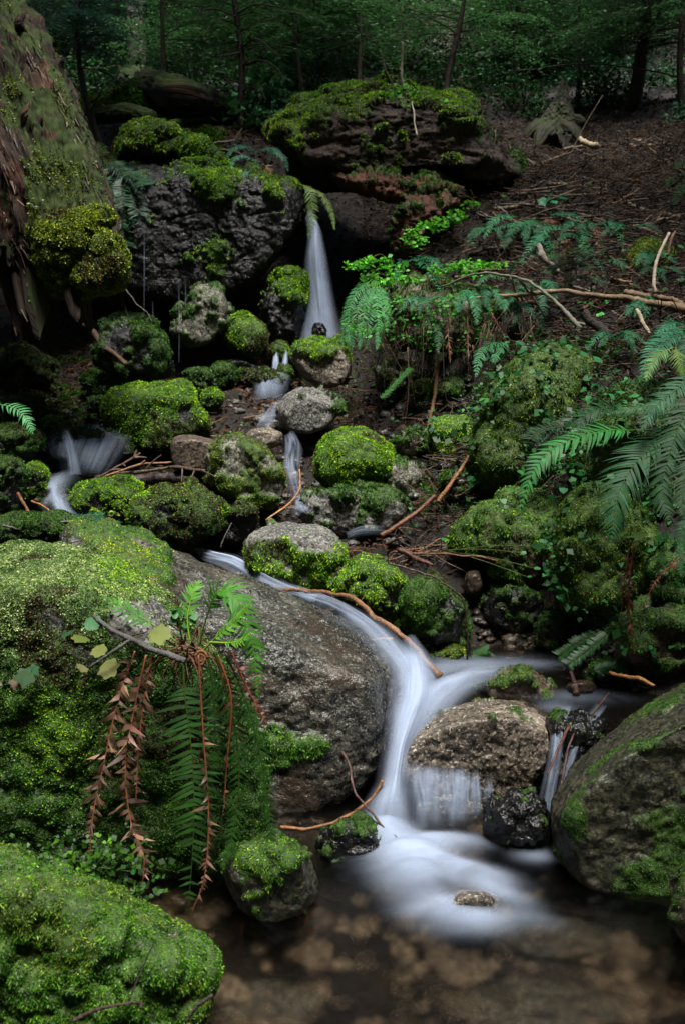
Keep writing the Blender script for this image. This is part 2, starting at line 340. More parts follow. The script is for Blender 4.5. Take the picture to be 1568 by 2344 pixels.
def boulder(name, label, cat, pts, Y, d, mat, moss=None, fr=(.62, 0, 0), bk=(.7, 0, 0), p=16, amp=.13, lvl=6, wet=0., group=None, cracks=0., sc=1.5, grit=0., aniso=(1, 1, 1)):
    """a stone whose silhouette at distance Y is the outline pts; fr and bk give its near and far faces (scale, shift)"""
    global nrock; nrock += 1; seed = nrock*7
    pts = [q if len(q) == 3 else (q[0], q[1], 0.) for q in pts]
    cu = np.mean([q[0] for q in pts]); cv = np.mean([q[1] for q in pts])
    H = [P(u, v, Y+e) for u, v, e in pts]
    H += [P(cu+(u-cu)*fr[0]+fr[1], cv+(v-cv)*fr[0]+fr[2], Y-d) for u, v, e in pts]
    H += [P(cu+(u-cu)*bk[0]+bk[1], cv+(v-cv)*bk[0]+bk[2], Y+d) for u, v, e in pts]
    H = np.array(H); c = H.mean(0)
    pn, ph = hull_planes(H, c); D, F = ico(lvl)
    q = np.maximum(D@pn.T, 0)/ph[None]; r = (q**p).sum(1)**(-1/p); R = float(np.median(r))
    r *= 1.035
    V = c+D*r[:, None]
    N0 = vnormals(V, F)
    ns = fbm(V*np.array(aniso)*sc/R, 6, seed, .52)
    V = V+N0*(amp*R*ns)[:, None]
    if cracks:
        ck = np.abs(fbm(V*np.array((1, 1, 1.6))*1.3/R, 3, seed+3)); V = V-N0*(cracks*R*np.exp(-(ck/.06)**2))[:, None]
    V = V+N0*(.02*R*fbm(V*9/R, 4, seed+5))[:, None]
    if grit: V = V+vnormals(V, F)*(grit*fbm(V*.3/grit, 3, seed+9))[:, None]
    N_ = vnormals(V, F)
    mk = np.zeros(len(V))
    if moss is not None:
        mk = mossmask(V, N_, R, Y, seed=seed, **moss)
        s0 = .0015*Y*moss.get('size', 1.)
        lump = moss.get("lump", 1.)*s0*3.4
        V = V+N_*(mk*lump*(1.+1.1*fbm(V/(s0*13), 3, seed+8)))[:, None]; N_ = vnormals(V, F)
    wv = np.full(len(V), float(wet)) if not callable(wet) else wet(V)
    mb = MB(); mb.add(V, None, F, (.5, .5, .5), moss=mk, wet=wv)
    ro = mb.build(name, mat, loc=(c[0], c[1], V[:, 2].min()), smooth=True); tag(ro, label, cat, group)
    if moss is not None and mk.max() > .2:
        mossy(ro, V, F, N_, mk, Y, moss)
    return ro
def mossy(ro, V, F, N_, mk, Y, moss):
    s0 = .0015*Y*moss.get('size', 1.)
    # the far side needs fewer leaves
    vd = nrm(np.array((0, 0, CZ))-V); facing = (N_*vd).sum(1); w = np.where(facing > -.35, 1., .15)*np.clip(mk, 0, 1)
    w = np.where(mk > .3, w, 0)
    pt, i = sample(V, F, w, moss.get('dens', 1.)*1.0/(s0*s0))
    nn = N_[F[i]].mean(1); nn = nrm(nn+.25*rng.normal(size=nn.shape))
    mb = MB(); pal = moss.get('pal', 'bright'); col = palcol(pal, pt, sc=.05/s0*3)
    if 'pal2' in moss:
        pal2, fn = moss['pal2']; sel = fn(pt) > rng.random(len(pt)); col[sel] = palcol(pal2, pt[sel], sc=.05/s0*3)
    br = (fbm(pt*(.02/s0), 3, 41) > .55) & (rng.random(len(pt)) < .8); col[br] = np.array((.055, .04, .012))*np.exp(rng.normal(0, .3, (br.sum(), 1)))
    if 'pal3' in moss:
        pal2, fn = moss['pal3']; sel = fn(pt) > rng.random(len(pt)); col[sel] = palcol(pal2, pt[sel], sc=.05/s0*3)
    st = moss.get('style', 'cushion')
    kw = dict(cushion=dict(k=3, out=.6, asp=.38, droop=.25), feather=dict(k=3, out=.4, asp=.32, droop=.9), leafy=dict(k=3, out=.42, asp=.8, droop=.2))[st]
    sz = s0*(1+.35*fbm(pt/(s0*9), 2, 77))*(1.5 if st == 'feather' else 1.15)
    blades(mb, pt, nn, sz, col, **kw)
    mo_ = mb.build('moss', MOSS, ro)
    if moss.get('sprigs'):
        pt, i = sample(V, F, np.where((N_[:, 1] < .3) & (N_[:, 2] > -.4), 1., 0.), moss['sprigs']); ml = MB()
        q = np.repeat(pt, 3, 0)+rng.normal(0, .022, (len(pt)*3, 3))+np.repeat(N_[F[i]].mean(1), 3, 0)*rng.uniform(.015, .06, (len(pt)*3, 1))
        blades(ml, q, nrm(np.array((0, -.45, .9))+rng.normal(0, .3, q.shape)), .026*rng.uniform(.6, 1.5, len(q)), np.array((.022, .105, .024))*np.exp(rng.normal(0, .45, (len(q), 1))), 2, .12, .8, .25)
        ml.build('leaves', LEAF2, ro)
    return mo_
# ------------------------------------------------------------------ stones
def M(bias=.1, up=.8, n=.55, **k): return dict(bias=bias, up=up, n=n, **k)
def ell(u0, v0, u1, v1, k=12, sq=2.4, tilt=0.):
    """an egg-shaped outline filling the box"""
    o = []
    for t in np.linspace(0, 2*math.pi, k, endpoint=False)+rng.uniform(0, .3):
        c, s_ = math.cos(t), math.sin(t); e = 2/sq
        x = np.sign(c)*abs(c)**e*rng.uniform(.92, 1.0); y = np.sign(s_)*abs(s_)**e*rng.uniform(.92, 1.0)
        y += tilt*x
        o.append(((u0+u1)/2+x*(u1-u0)/2, (v0+v1)/2+y*(v1-v0)/2))
    return o
# the big formation on the near left
boulder('granite_boulder', 'huge grey brown granite boulder with wet rusty face that the stream slides over', 'boulder',
        [(130, 1210, .35), (230, 1190, .5), (380, 1248, .6), (560, 1338, .55), (760, 1400, .45), (885, 1455, .3), (915, 1540, .1), (905, 1650, 0), (898, 1740, -.2), (850, 1810, -.3), (720, 1870, -.4), (560, 1880, -.4), (330, 1800, -.2), (200, 1500, .1)],
        3.25, .34, G_MIX, M(-1.05, .35, .5, spots=[(650, 1700, 80, 1.1), (740, 1700, 50, .85), (240, 1225, 90, 1.2), (360, 1300, 60, .9), (725, 1590, 14, 1.3), (590, 1740, 60, 1.1)], style='feather', pal='fresh', size=1.1, pal2=('yellow', lambda p: .75*(proj(p)[0] < 430)*sstep(-.3, .4, fbm(p*7, 3, 2)))),
        fr=(.8, 10, 90), bk=(.75, 0, 10), p=26, amp=.035, lvl=7, wet=lambda V: np.clip(.55+sstep(520, 860, proj(V)[0])*.55+.5*fbm(V*3, 3, 4), 0, .95), cracks=.012, grit=.003)
boulder('mossy_boulder', 'great moss covered boulder with dead and green fern fronds hanging down its face', 'boulder',
        [(-160, 1260, .5), (10, 1215, .55), (130, 1215, .55), (270, 1250, .5), (360, 1310, .4), (420, 1400, .2), (520, 1480, .1), (600, 1600, 0), (640, 1800, -.1), (640, 1960, -.2), (560, 2090, -.3), (200, 2110, -.35), (-200, 2000, -.2), (-260, 1500, .2)],
        2.8, .27, G_GREY, M(.42, .3, .6, spots=[(150, 1680, 110, .3), (330, 1420, 60, -.9), (440, 1490, 60, -.7), (120, 1400, 60, -.35)], style='leafy', pal='dark', size=.95, dens=1.15, lump=.55,
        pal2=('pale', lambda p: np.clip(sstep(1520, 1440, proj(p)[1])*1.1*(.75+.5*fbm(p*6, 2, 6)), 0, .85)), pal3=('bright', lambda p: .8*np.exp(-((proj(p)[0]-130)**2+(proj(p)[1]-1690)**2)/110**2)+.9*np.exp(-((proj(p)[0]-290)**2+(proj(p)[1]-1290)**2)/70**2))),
        fr=(.86, -10, 60), bk=(.75, 0, 0), p=12, amp=.06, lvl=7)
boulder('mossy_stone', 'low bright green mossy rock in the bottom left corner beside the pool', 'boulder',
        [(-120, 1930, .1), (0, 1930, .1), (110, 1985, .12), (250, 2060, .12), (330, 2105, .1), (420, 2150, .08), (500, 2180, .05), (525, 2215, 0), (505, 2300, -.05), (440, 2420, -.1), (200, 2480, -.15), (-150, 2500, -.15)],
        1.95, .22, G_TAN, M(.75, .5, .4, spots=[(390, 2150, 30, -1.3), (460, 2170, 22, -1.2), (320, 2110, 25, -.9), (210, 2130, 18, -.5)], style='feather', pal='fresh', size=1.35, dens=1.4, lump=1.3, pal2=('olive', lambda p: .45*(fbm(p*8, 3, 9) > .15))),
        fr=(.86, -20, 40), bk=(.8, 0, 0), p=10, amp=.07, lvl=7)
boulder('mossy_stone', 'small rough stone with moss fringe at the pool edge below the hanging ferns', 'stone',
        [(500, 1990), (540, 1930), (620, 1900), (690, 1935), (725, 1990), (732, 2060), (700, 2115), (600, 2135), (545, 2090)], 2.42, .15, R_MOSSY,
        M(-.6, .3, .7, spots=[(580, 1990, 70, .9), (650, 1940, 45, .8)], style='feather', pal='dark', pal2=('bright', lambda p: np.full(len(p), .25)), size=1.), fr=(.75, 5, 10), p=20, wet=.3)
boulder('wet_stone', 'small dark wet stone at the foot of the white cascade', 'stone', [(715, 1925), (750, 1890), (830, 1880), (900, 1910), (900, 1960), (850, 2005), (740, 2010)], 2.68, .12, R_DARK,
        M(-.35, .5, .7, pal='dark'), wet=.8, grit=.008)
boulder('ledge_stone', 'flat topped tan granite block splitting the stream above a curtain of water', 'stone',
        [(903, 1752, -.05), (945, 1668, .08), (1040, 1612, .25), (1170, 1598, .3), (1262, 1632, .25), (1282, 1700, .12), (1245, 1775, 0), (1090, 1796, -.05), (960, 1785, -.08), (925, 1775, -.05), (990, 1850, .45), (1180, 1860, .45)],
        3.0, .12, G_TAN, M(-.9, .6, .8, pal='dark', size=.9), fr=(.88, -5, 30), bk=(.8, 0, -5), p=26, amp=.035, lvl=7, wet=lambda V: np.clip(.4+.4*fbm(V*5, 2, 2)+sstep(1740, 1790, proj(V)[1]), 0, .95), cracks=.015)
boulder('apron_stone', 'tan stone seen behind the thin curtain of falling water', 'stone', ell(930, 1800, 1120, 1950), 2.93, .07, G_TAN, M(-.6, .5, .7, pal='dark'), wet=.6)
boulder('mossy_stone', 'pointed brown stone with thin moss standing in the upper ledge water', 'stone',
        [(1088, 1575), (1110, 1550), (1190, 1523), (1230, 1535), (1290, 1590), (1285, 1610), (1200, 1622), (1110, 1610)], 3.42, .11, R_BROWN, M(-.42, .5, 1., pal='dark', pal2=('olive', lambda p: np.full(len(p), .3)), size=.8), amp=.07, fr=(.7, 0, 12), wet=.3)
boulder('wet_stone', 'glossy dark wet stone between the curtain fall and the right hand trickle', 'stone',
        [(1100, 1880), (1110, 1840), (1170, 1805), (1240, 1815), (1275, 1860), (1270, 1940), (1200, 1970), (1115, 1945)], 2.72, .13, R_DARK, M(-.75, .5, .8, pal='dark', size=.9), wet=.9, amp=.12, grit=.01)
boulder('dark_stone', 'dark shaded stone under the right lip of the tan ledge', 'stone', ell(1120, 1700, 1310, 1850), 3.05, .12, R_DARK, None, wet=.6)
boulder('dark_boulder', 'big dark lichened boulder filling the right edge beside the pool', 'boulder',
        [(1258, 1830, 0), (1290, 1760, .1), (1400, 1660, .25), (1500, 1590, .35), (1600, 1545, .35), (1850, 1520, .35), (1900, 1800, 0), (1850, 2050, -.2), (1560, 2110, -.3), (1420, 2075, -.3), (1330, 2040, -.25), (1275, 1950, -.1)],
        2.7, .3, R_MOSSY, M(-.36, .3, .8, lump=.4, spots=[(1500, 1960, 90, .45), (1300, 1900, 60, .3), (1420, 1760, 90, -.1)], pal='dark', size=.75, dens=.7),
        fr=(.83, 0, 50), bk=(.75, 0, 0), p=26, amp=.04, lvl=7, cracks=.012, wet=.2)
boulder('dark_boulder', 'dark rock cut off by the bottom right edge of the pool', 'boulder', [(1530, 2060), (1560, 1960), (1640, 1900), (1800, 1920), (1820, 2200), (1640, 2330), (1550, 2200), (1520, 2130)], 2.3, .2, R_BROWN, M(-.2, .3, .7, pal='dark'), amp=.06)
boulder('washed_stone', 'small tan stone surfacing amid the white foam of the pool', 'stone', ell(1000, 2030, 1165, 2125), 2.42, .12, G_TAN, None, wet=.4, amp=.05)
boulder('pale_stone', 'little pale stone at the water edge behind the end of the long branch', 'stone', ell(978, 1488, 1060, 1535), 3.85, .08, G_GREY, M(-.3, .7, .8, pal='olive'))
# stones of the middle stream
boulder('granite_stone', 'pale speckled granite stone with mossy front above the water slide', 'stone',
        [(553, 1265, 0), (570, 1210, .1), (620, 1190, .18), (740, 1192, .18), (785, 1225, .12), (792, 1270, .05), (750, 1320, 0), (690, 1340, -.03), (600, 1320, 0), (565, 1295, 0)],
        4.25, .2, G_GREY, M(-.5, -.3, .7, spots=[(600, 1270, 45, .9), (660, 1290, 60, .8), (750, 1280, 50, .6)], style='feather', pal='bright', size=1.), fr=(.85, 0, 22), p=12, amp=.06)
boulder('mossy_stone', 'green mossy stone right of the water slide', 'stone', [(755, 1345), (790, 1300), (840, 1275), (890, 1290), (930, 1340), (935, 1420), (880, 1440), (790, 1390)], 4.0, .18, R_DARK,
        M(.05, .5, .8, pal='bright', style='feather', size=.95), wet=.4)
boulder('wet_mossy_stone', 'dark glistening stone with one vivid moss tuft right of the water slide', 'stone', [(905, 1390), (940, 1330), (1000, 1320), (1050, 1370), (1082, 1440), (1070, 1500), (980, 1500), (915, 1450)], 3.95, .18, R_DARK,
        M(-.1, .3, .8, spots=[(945, 1400, 42, 1.1)], pal='dark', pal2=('fresh', lambda p: np.exp(-((proj(p)[0]-945)**2+(proj(p)[1]-1400)**2)/42**2)), size=.95), wet=.6)
boulder('lichened_boulder', 'large grey green lichened boulder standing in mid stream', 'boulder',
        [(462, 1045), (480, 1010), (535, 993), (575, 1000), (625, 1040), (652, 1090), (650, 1150), (600, 1170), (530, 1150), (475, 1110)], 4.9, .24, G_LICH,
        M(-.08, .25, .75, pal='olive', size=.7, dens=.7, spots=[(630, 1090, 30, .5), (600, 1150, 40, .45)], pal2=('bright', lambda p: sstep(1090, 1150, proj(p)[1]))), fr=(.8, 12, 8), p=13, amp=.06)
boulder('brown_block', 'flat topped brown stone block left of the lichened boulder', 'stone', [(388, 1010), (400, 996), (440, 993), (495, 1005), (500, 1040), (480, 1075), (400, 1072), (390, 1050)], 5.05, .18, R_BROWN, None, fr=(.9, 0, 8), p=18, amp=.03)
boulder('tan_stone', 'small tan river stone below the angular grey granite', 'stone', [(552, 1000), (575, 980), (615, 975), (648, 990), (650, 1020), (610, 1032), (565, 1025)], 5.3, .13, G_TAN, None, wet=.2, amp=.05)
boulder('angular_stone', 'angular bare grey granite stone in the middle of the stream bed', 'stone',
        [(625, 935), (650, 900), (690, 882), (750, 895), (782, 925), (775, 950), (740, 985), (690, 995), (640, 980)], 5.6, .2, G_GREY, M(-.65, .3, .6, spots=[(765, 935, 20, .9)], pal='dark'), fr=(.75, 8, 14), p=18, amp=.035)
boulder('mossy_dome', 'perfectly rounded bright green moss cushion on a stone right of the stream', 'stone', [(702, 1050), (715, 1015), (760, 985), (815, 977), (865, 990), (905, 1025), (912, 1070), (890, 1110), (800, 1125), (720, 1100)], 5.0, .24, G_GREY,
        M(.8, .5, .2, pal='bright', size=1., dens=1.2), fr=(.72, 0, 14), p=7, amp=.03)
boulder('stream_stone', 'grey gritty boulder under the bright moss cushion', 'boulder', [(740, 1090), (830, 1070), (930, 1040), (985, 1080), (965, 1150), (900, 1200), (790, 1190)], 5.08, .22, G_LICH, M(-.3, .4, .8, pal='dark'), wet=.2)
boulder('slab_stone', 'pale wet slab the stream spreads over below the moss cushion', 'stone', [(670, 1165), (700, 1125), (800, 1115), (920, 1130), (945, 1170), (900, 1210), (780, 1220), (700, 1205)], 4.75, .16, G_GREY,
        M(-.3, .4, .7, spots=[(850, 1125, 40, .8)], pal='dark'), fr=(.9, 0, 12), wet=.35, p=13)
boulder('mossy_stone', 'low mossy stone left of the stream with a sunlit top rim', 'stone', [(162, 1160), (175, 1125), (230, 1105), (295, 1103), (322, 1130), (310, 1175), (250, 1200), (180, 1190)], 4.75, .18, R_DARK, M(-.05, .9, .6, pal='bright'), fr=(.75, 0, 10))
boulder('mossy_stone', 'dark green rounded mossy stone below the lichened boulder', 'stone', [(297, 1190), (320, 1140), (390, 1113), (460, 1118), (505, 1150), (512, 1220), (450, 1260), (340, 1250)], 4.6, .22, R_DARK, M(.25, .6, .6, pal='bright', pal2=('dark', lambda p: sstep(1160, 1200, proj(p)[1]))))
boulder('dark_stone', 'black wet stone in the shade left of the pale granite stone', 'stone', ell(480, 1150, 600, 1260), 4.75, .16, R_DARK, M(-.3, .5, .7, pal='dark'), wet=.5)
boulder('mossy_block', 'square boulder wrapped in a thick moss blanket with a notch on its right', 'boulder', [(245, 915), (262, 890), (330, 888), (390, 890), (440, 886), (470, 930), (476, 975), (430, 1010), (370, 1025), (260, 1000)], 5.5, .26, R_DARK,
        M(.7, .4, .35, pal='bright', spots=[(425, 945, 22, -1.6)], size=1.05), p=14, amp=.08, fr=(.85, -5, 10))
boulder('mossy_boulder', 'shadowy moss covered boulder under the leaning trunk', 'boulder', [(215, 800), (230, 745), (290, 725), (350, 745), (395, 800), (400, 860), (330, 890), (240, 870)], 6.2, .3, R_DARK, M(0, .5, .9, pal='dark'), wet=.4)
boulder('upright_boulder', 'upright grey boulder leaning against the foot of the wet cliff', 'boulder', [(382, 760), (420, 700), (450, 648), (500, 645), (526, 690), (520, 745), (480, 790), (430, 805)], 6.5, .24, G_LICH, M(-.12, .1, .8, pal='dark', size=.7, dens=.7), p=15, amp=.07, fr=(.75, 10, 10))
boulder('mossy_stone', 'round moss ball of a stone left of the waterfall foot', 'stone', [(525, 750), (545, 730), (590, 728), (610, 750), (612, 795), (585, 815), (545, 805), (526, 780)], 6.45, .17, G_GREY, M(.7, .5, .3, pal='bright'), p=8, amp=.03)
boulder('dark_boulder', 'dark slanted boulder with a moss cap touching the waterfall', 'boulder', [(590, 720), (610, 660), (650, 630), (690, 625), (706, 680), (705, 740), (680, 800), (620, 800), (600, 770)], 6.9, .24, R_DARK,
        M(-.5, .3, .5, spots=[(675, 665, 34, 1.2)], pal='bright'), wet=.75, p=14, grit=.014)
boulder('granite_stone', 'tan and grey granite stone with moss cap at the foot of the waterfall', 'stone', [(655, 815), (690, 785), (740, 770), (785, 780), (812, 830), (800, 880), (750, 895), (690, 870)], 6.25, .22, G_TAN,
        M(-.5, .7, .7, spots=[(720, 800, 30, .5), (770, 780, 25, .5)], pal='bright', size=.85), p=13, amp=.06, fr=(.75, 8, 12))
boulder('black_stone', 'fist sized black stone the waterfall strikes', 'stone', [(710, 755), (722, 738), (740, 738), (750, 755), (745, 782), (718, 785)], 6.62, .08, R_DARK, None, wet=.9, lvl=5)
boulder('mossy_pebble', 'tiny moss capped stone on the lip of the small cascade', 'stone', ell(620, 790, 656, 825), 6.55, .08, R_DARK, M(.5, .6, .3, pal='bright'), lvl=5)
boulder('mossy_pebble', 'tiny mossy stone under the lip of the small cascade', 'stone', ell(640, 845, 664, 872), 6.38, .06, R_DARK, M(.4, .6, .3, pal='bright'), lvl=5)
boulder('flat_stone', 'long flat dark wet stone left of the small cascade', 'stone', [(503, 820), (530, 812), (580, 822), (610, 840), (600, 868), (550, 872), (515, 850)], 6.45, .16, R_DARK, None, wet=.8)
boulder('step_stone', 'smooth wet step the small cascade tumbles over', 'stone', ell(570, 855, 672, 915), 6.22, .14, R_DARK, M(-.3, .7, .6, pal='dark'), wet=.9)
for k, (b, Y, lab) in enumerate([((190, 850, 290, 912), 6.1, 'low dark mossy hump in front of the shadowy mossy boulder'), ((425, 845, 492, 900), 6.1, 'small mossy mound left of a smaller one above the moss wrapped block'),
        ((478, 843, 532, 895), 6.2, 'small mossy mound below the round moss ball'), ((545, 850, 590, 885), 6.3, 'little bright moss hump beside the small cascade'), ((470, 897, 515, 935), 5.8, 'little moss tuft of a stone right of the moss wrapped block'),
        ((-40, 805, 130, 910), 6.2, 'dim mossy bank stone at the left edge under the leaning trunk'), ((195, 905, 250, 950), 5.8, 'small dim mossy stone left of the moss wrapped block'), ((-60, 910, 100, 975), 5.6, 'flat mossy stone behind the left edge fern frond'),
        ((-50, 975, 98, 1075), 5.0, 'mossy stone left of the left hand cascade'), ((-60, 1045, 55, 1200), 4.5, 'dark mossy stone low on the left edge'), ((25, 1070, 100, 1150), 4.7, 'rounded mossy stone at the left edge with a bright crown'),
        ((100, 960, 150, 990), 5.5, 'flat mossy stone on the lip of the left hand cascade')]):
    boulder('mossy_mound', lab, 'stone', ell(*b), Y, mpp(Y)*(b[2]-b[0])*.4, R_DARK, M(.12, .6, .7, pal='bright' if k in (3, 4, 10, 11) else 'dark'), lvl=5 if b[2]-b[0] < 70 else 6)
boulder('cascade_stone', 'wet dark stone ledge under the left hand cascade', 'stone', [(85, 1020), (120, 985), (230, 985), (310, 1010), (330, 1050), (230, 1085), (110, 1085)], 5.3, .2, R_DARK, M(-.35, .6, .7, pal='dark'), wet=.9)
boulder('mossy_ledge', 'mossy flat ground stone beneath the left stream branch', 'stone', [(-60, 1200), (60, 1180), (180, 1190), (200, 1230), (100, 1260), (-60, 1250)], 4.3, .2, R_DARK, M(.35, .6, .5, pal='dark'))
# the cliff behind
boulder('waterfall_cliff', 'broad black dripping rock face left of the waterfall', 'cliff', [(225, 420, .2), (270, 370, .3), (370, 362, .35), (520, 395, .3), (600, 400, .25), (690, 410, .2), (722, 470, .1), (700, 560, 0), (640, 620, .1), (560, 700, .25), (400, 720, .25), (250, 690, .25), (215, 560, .2)],
        7.25, .34, R_DARK, M(-.5, .5, .8, spots=[(490, 440, 50, .75), (500, 590, 55, .6), (680, 560, 45, .75), (620, 410, 60, .55), (500, 395, 80, .35), (560, 500, 90, .15)], pal='bright', size=.95), fr=(.85, 0, 12), bk=(.9, 0, 0), p=14, amp=.08, lvl=7, wet=.8, cracks=.035, grit=.005, aniso=(1.3, 1, .6))
boulder('mossy_boulder', 'moss topped boulder sitting above the dripping rock face', 'boulder', [(278, 330), (300, 290), (350, 275), (410, 285), (425, 330), (420, 365), (350, 375), (290, 365)], 7.9, .26, R_DARK, M(.3, .9, .5, pal='bright', pal2=('olive', lambda p: np.full(len(p), .4)), style='feather'))
boulder('mossy_hump', 'sloping moss hump right of the boulder above the dripping face', 'stone', [(415, 320), (450, 318), (490, 350), (530, 385), (480, 392), (420, 370)], 7.85, .2, R_DARK, M(.4, .7, .5, pal='bright'))
# the right bank
boulder('shade_overhang', 'dark overhang added behind the leaning trunk to shade the hollow below', 'bank', [(-260, 330), (0, 300), (240, 330), (330, 420), (310, 560), (200, 640), (0, 640), (-260, 640)], 7.7, .7, R_DARK, M(-.1, .6, .7, pal='dark'), amp=.12, wet=.4)  # added overhang that keeps light from above out of the hollow
boulder('turf_overhang', 'overhanging root bound turf edge under the vine net, black hollow below it', 'bank', [(850, 660, .2), (930, 640, .3), (1050, 660, .2), (1200, 690, 0), (1260, 770, 0), (1150, 810, 0), (1000, 800, .1), (900, 800, .1), (845, 740, .2)], 6.05, .32, R_BROWN, M(-.1, .5, .7, pal='dark'), amp=.16)
boulder('mossy_bank', 'tall moss hung rock buttress in the right bank', 'bank', [(1075, 1010), (1110, 910), (1170, 820), (1270, 795), (1370, 840), (1390, 1000), (1340, 1150), (1200, 1210), (1095, 1150)], 4.85, .34, R_BROWN, M(.5, .3, .5, pal='olive', pal2=('dark', lambda p: np.full(len(p), .72)), style='feather', size=1., lump=.7, sprigs=80), amp=.2)
boulder('mossy_bank', 'big rounded moss curtain low in the right bank above the dark hollow', 'bank', [(1265, 1310), (1270, 1180), (1330, 1110), (1450, 1110), (1510, 1240), (1490, 1390), (1410, 1440), (1310, 1410)], 3.85, .26, R_BROWN, M(.6, .25, .4, pal='dark', pal2=('olive', lambda p: np.full(len(p), .35)), style='feather', size=1., lump=.7, sprigs=60), amp=.17)
boulder('mossy_bank', 'mossy lump in the right bank directly above the leaning orange stick', 'bank', ell(972, 950, 1110, 1075), 5.25, .2, R_BROWN, M(.5, .5, .5, pal='bright', style='feather', lump=.7, sprigs=60))
boulder('mossy_bank', 'mossy slope of the right bank above the small gravel pocket', 'bank', [(1060, 1240), (1100, 1150), (1200, 1130), (1310, 1160), (1310, 1300), (1230, 1365), (1110, 1340)], 4.35, .26, R_BROWN, M(.25, .4, .7, pal='dark', style='feather', pal2=('bright', lambda p: np.full(len(p), .3))), amp=.2)
boulder('mossy_bank', 'moss lump at the right edge beside the big hanging fern fronds', 'bank', ell(1470, 1230, 1680, 1440), 3.65, .22, R_BROWN, M(.5, .3, .5, pal='dark', style='feather', lump=.7, sprigs=60))
boulder('mossy_bank', 'leafy mossy bank under the fern clump at the right edge', 'bank', [(1300, 1060), (1370, 900), (1560, 880), (1760, 940), (1760, 1270), (1520, 1310), (1360, 1230)], 4.15, .3, R_BROWN, M(.15, .4, .7, pal='dark', style='leafy', sprigs=130), amp=.2)
boulder('mossy_bank', 'dark mossy earth face between the right edge ferns and the dark lichened boulder', 'bank', [(1380, 1440), (1440, 1390), (1560, 1380), (1760, 1400), (1760, 1560), (1560, 1570), (1400, 1530)], 3.5, .2, R_BROWN, M(.1, .4, .8, pal='dark', style='feather', lump=.7, sprigs=60), amp=.2)
boulder('brown_stone', 'brown stone in the right bank behind a pocket of gravel', 'stone', [(1095, 1410), (1120, 1350), (1190, 1330), (1255, 1365), (1260, 1430), (1180, 1470), (1110, 1450)], 4.15, .15, R_DARK, M(-.4, .6, .8, pal='dark'), amp=.16, p=24, wet=.3)
boulder('brown_stone', 'small dark brown stone under the mossy slope right of the slide', 'stone', ell(1060, 1300, 1110, 1375), 4.2, .1, R_BROWN, None, wet=.4, lvl=5)
boulder('mossy_stone', 'small mossy stone at the far right of the gravel pocket', 'stone', ell(1225, 1410, 1300, 1500), 3.95, .1, R_BROWN, M(.1, .5, .7, pal='dark'), lvl=5)
boulder('wet_stone', 'low wet stone by the bank right of the pointed brown stone', 'stone', ell(1340, 1520, 1440, 1575), 3.55, .1, R_BROWN, M(-.1, .5, .7, pal='dark'), wet=.6, lvl=5)
boulder('wet_stone', 'flat wet stone by the orange stick at the ledge water', 'stone', ell(1290, 1555, 1370, 1595), 3.4, .08, R_BROWN, None, wet=.7, lvl=5)
boulder('wet_stone', 'dark wet stone under the right hand trickle', 'stone', [(1250, 1640), (1320, 1615), (1400, 1640), (1380, 1760), (1310, 1860), (1245, 1850), (1240, 1740)], 3.02, .14, R_DARK, M(-.7, .6, .7, pal='dark'), wet=.9, amp=.12, grit=.006)
boulder('mossy_stone', 'dark mossy tuft on the slope right of the rotten log', 'stone', ell(1120, 365, 1200, 420), 8.2, .2, R_BROWN, M(.6, .5, .3, pal='dark', size=1.1), lvl=5)
boulder('mossy_stone', 'dim mossy hump in the shade near the upper right fern', 'stone', ell(1440, 560, 1540, 640), 5.9, .2, R_BROWN, M(.5, .4, .5, pal='olive'), lvl=5)
# gravel and pebbles
def pebbles(name, uvs, n, s0, s1, mat, sink=.3):
    mb = MB(); D, F = ico(3)
    for k in range(n):
        q = uvs(); r = math.exp(rng.uniform(math.log(s0), math.log(s1)))
        V = D*(1+.22*fbm(D*1.3+k*3.1, 2, 5))[:, None]*r*np.array((rng.uniform(.8, 1.3), rng.uniform(.8, 1.3), rng.uniform(.5, .9)))
        t = rng.uniform(0, 6.3); V = V@np.array(((math.cos(t), -math.sin(t), 0), (math.sin(t), math.cos(t), 0), (0, 0, 1)))
        c = np.array((1., .95, .9))*rng.uniform(.5, 1.3); mb.add(V+q+np.array((0, 0, r*(.35-sink))), None, F, c, wet=np.full(len(V), rng.uniform(.2, .9)), moss=np.zeros(len(V)))
    return mb.build(name, mat, smooth=True)
def inbox(u0, v0, u1, v1, lift=0): return lambda: g(rng.uniform(u0, u1), rng.uniform(v0, v1), lift)
def inxy(x0, y0, x1, y1):
    def f():
        x, y = rng.uniform(x0, x1), rng.uniform(y0, y1); return np.array((x, y, float(G(x, y))))
    return f
p1 = pebbles('pool_gravel', inxy(-1.0, 1.3, 1.5, 3.0), 650, .014, .06, G_TAN); tag(p1, 'brown pebbles under the pool water', 'gravel', None, 'stuff')
def streamline():
    a = np.array([(560, 880, 6.2), (700, 930, 6), (650, 1040, 5.4), (760, 1200, 4.8), (600, 1265, 4.6)]); k = rng.integers(0, 4); t = rng.random(); q = a[k]*(1-t)+a[k+1]*t
    b = P(*q)+np.array((rng.normal(0, .22), rng.normal(0, .12), 0)); b[2] = G(b[0], b[1]); return b
p2 = pebbles('stream_gravel', streamline, 330, .008, .04, G_GREY); tag(p2, 'wet gravel along the upper stream bed', 'gravel', None, 'stuff')
def leftline():
    a = np.array([(150, 920, 6.0), (200, 1000, 5.4), (140, 1150, 4.8), (250, 1240, 4.4)]); k = rng.integers(0, 3); t = rng.random(); q = a[k]*(1-t)+a[k+1]*t
    b = P(*q)+np.array((rng.normal(0, .22), rng.normal(0, .15), 0)); b[2] = G(b[0], b[1]); return b
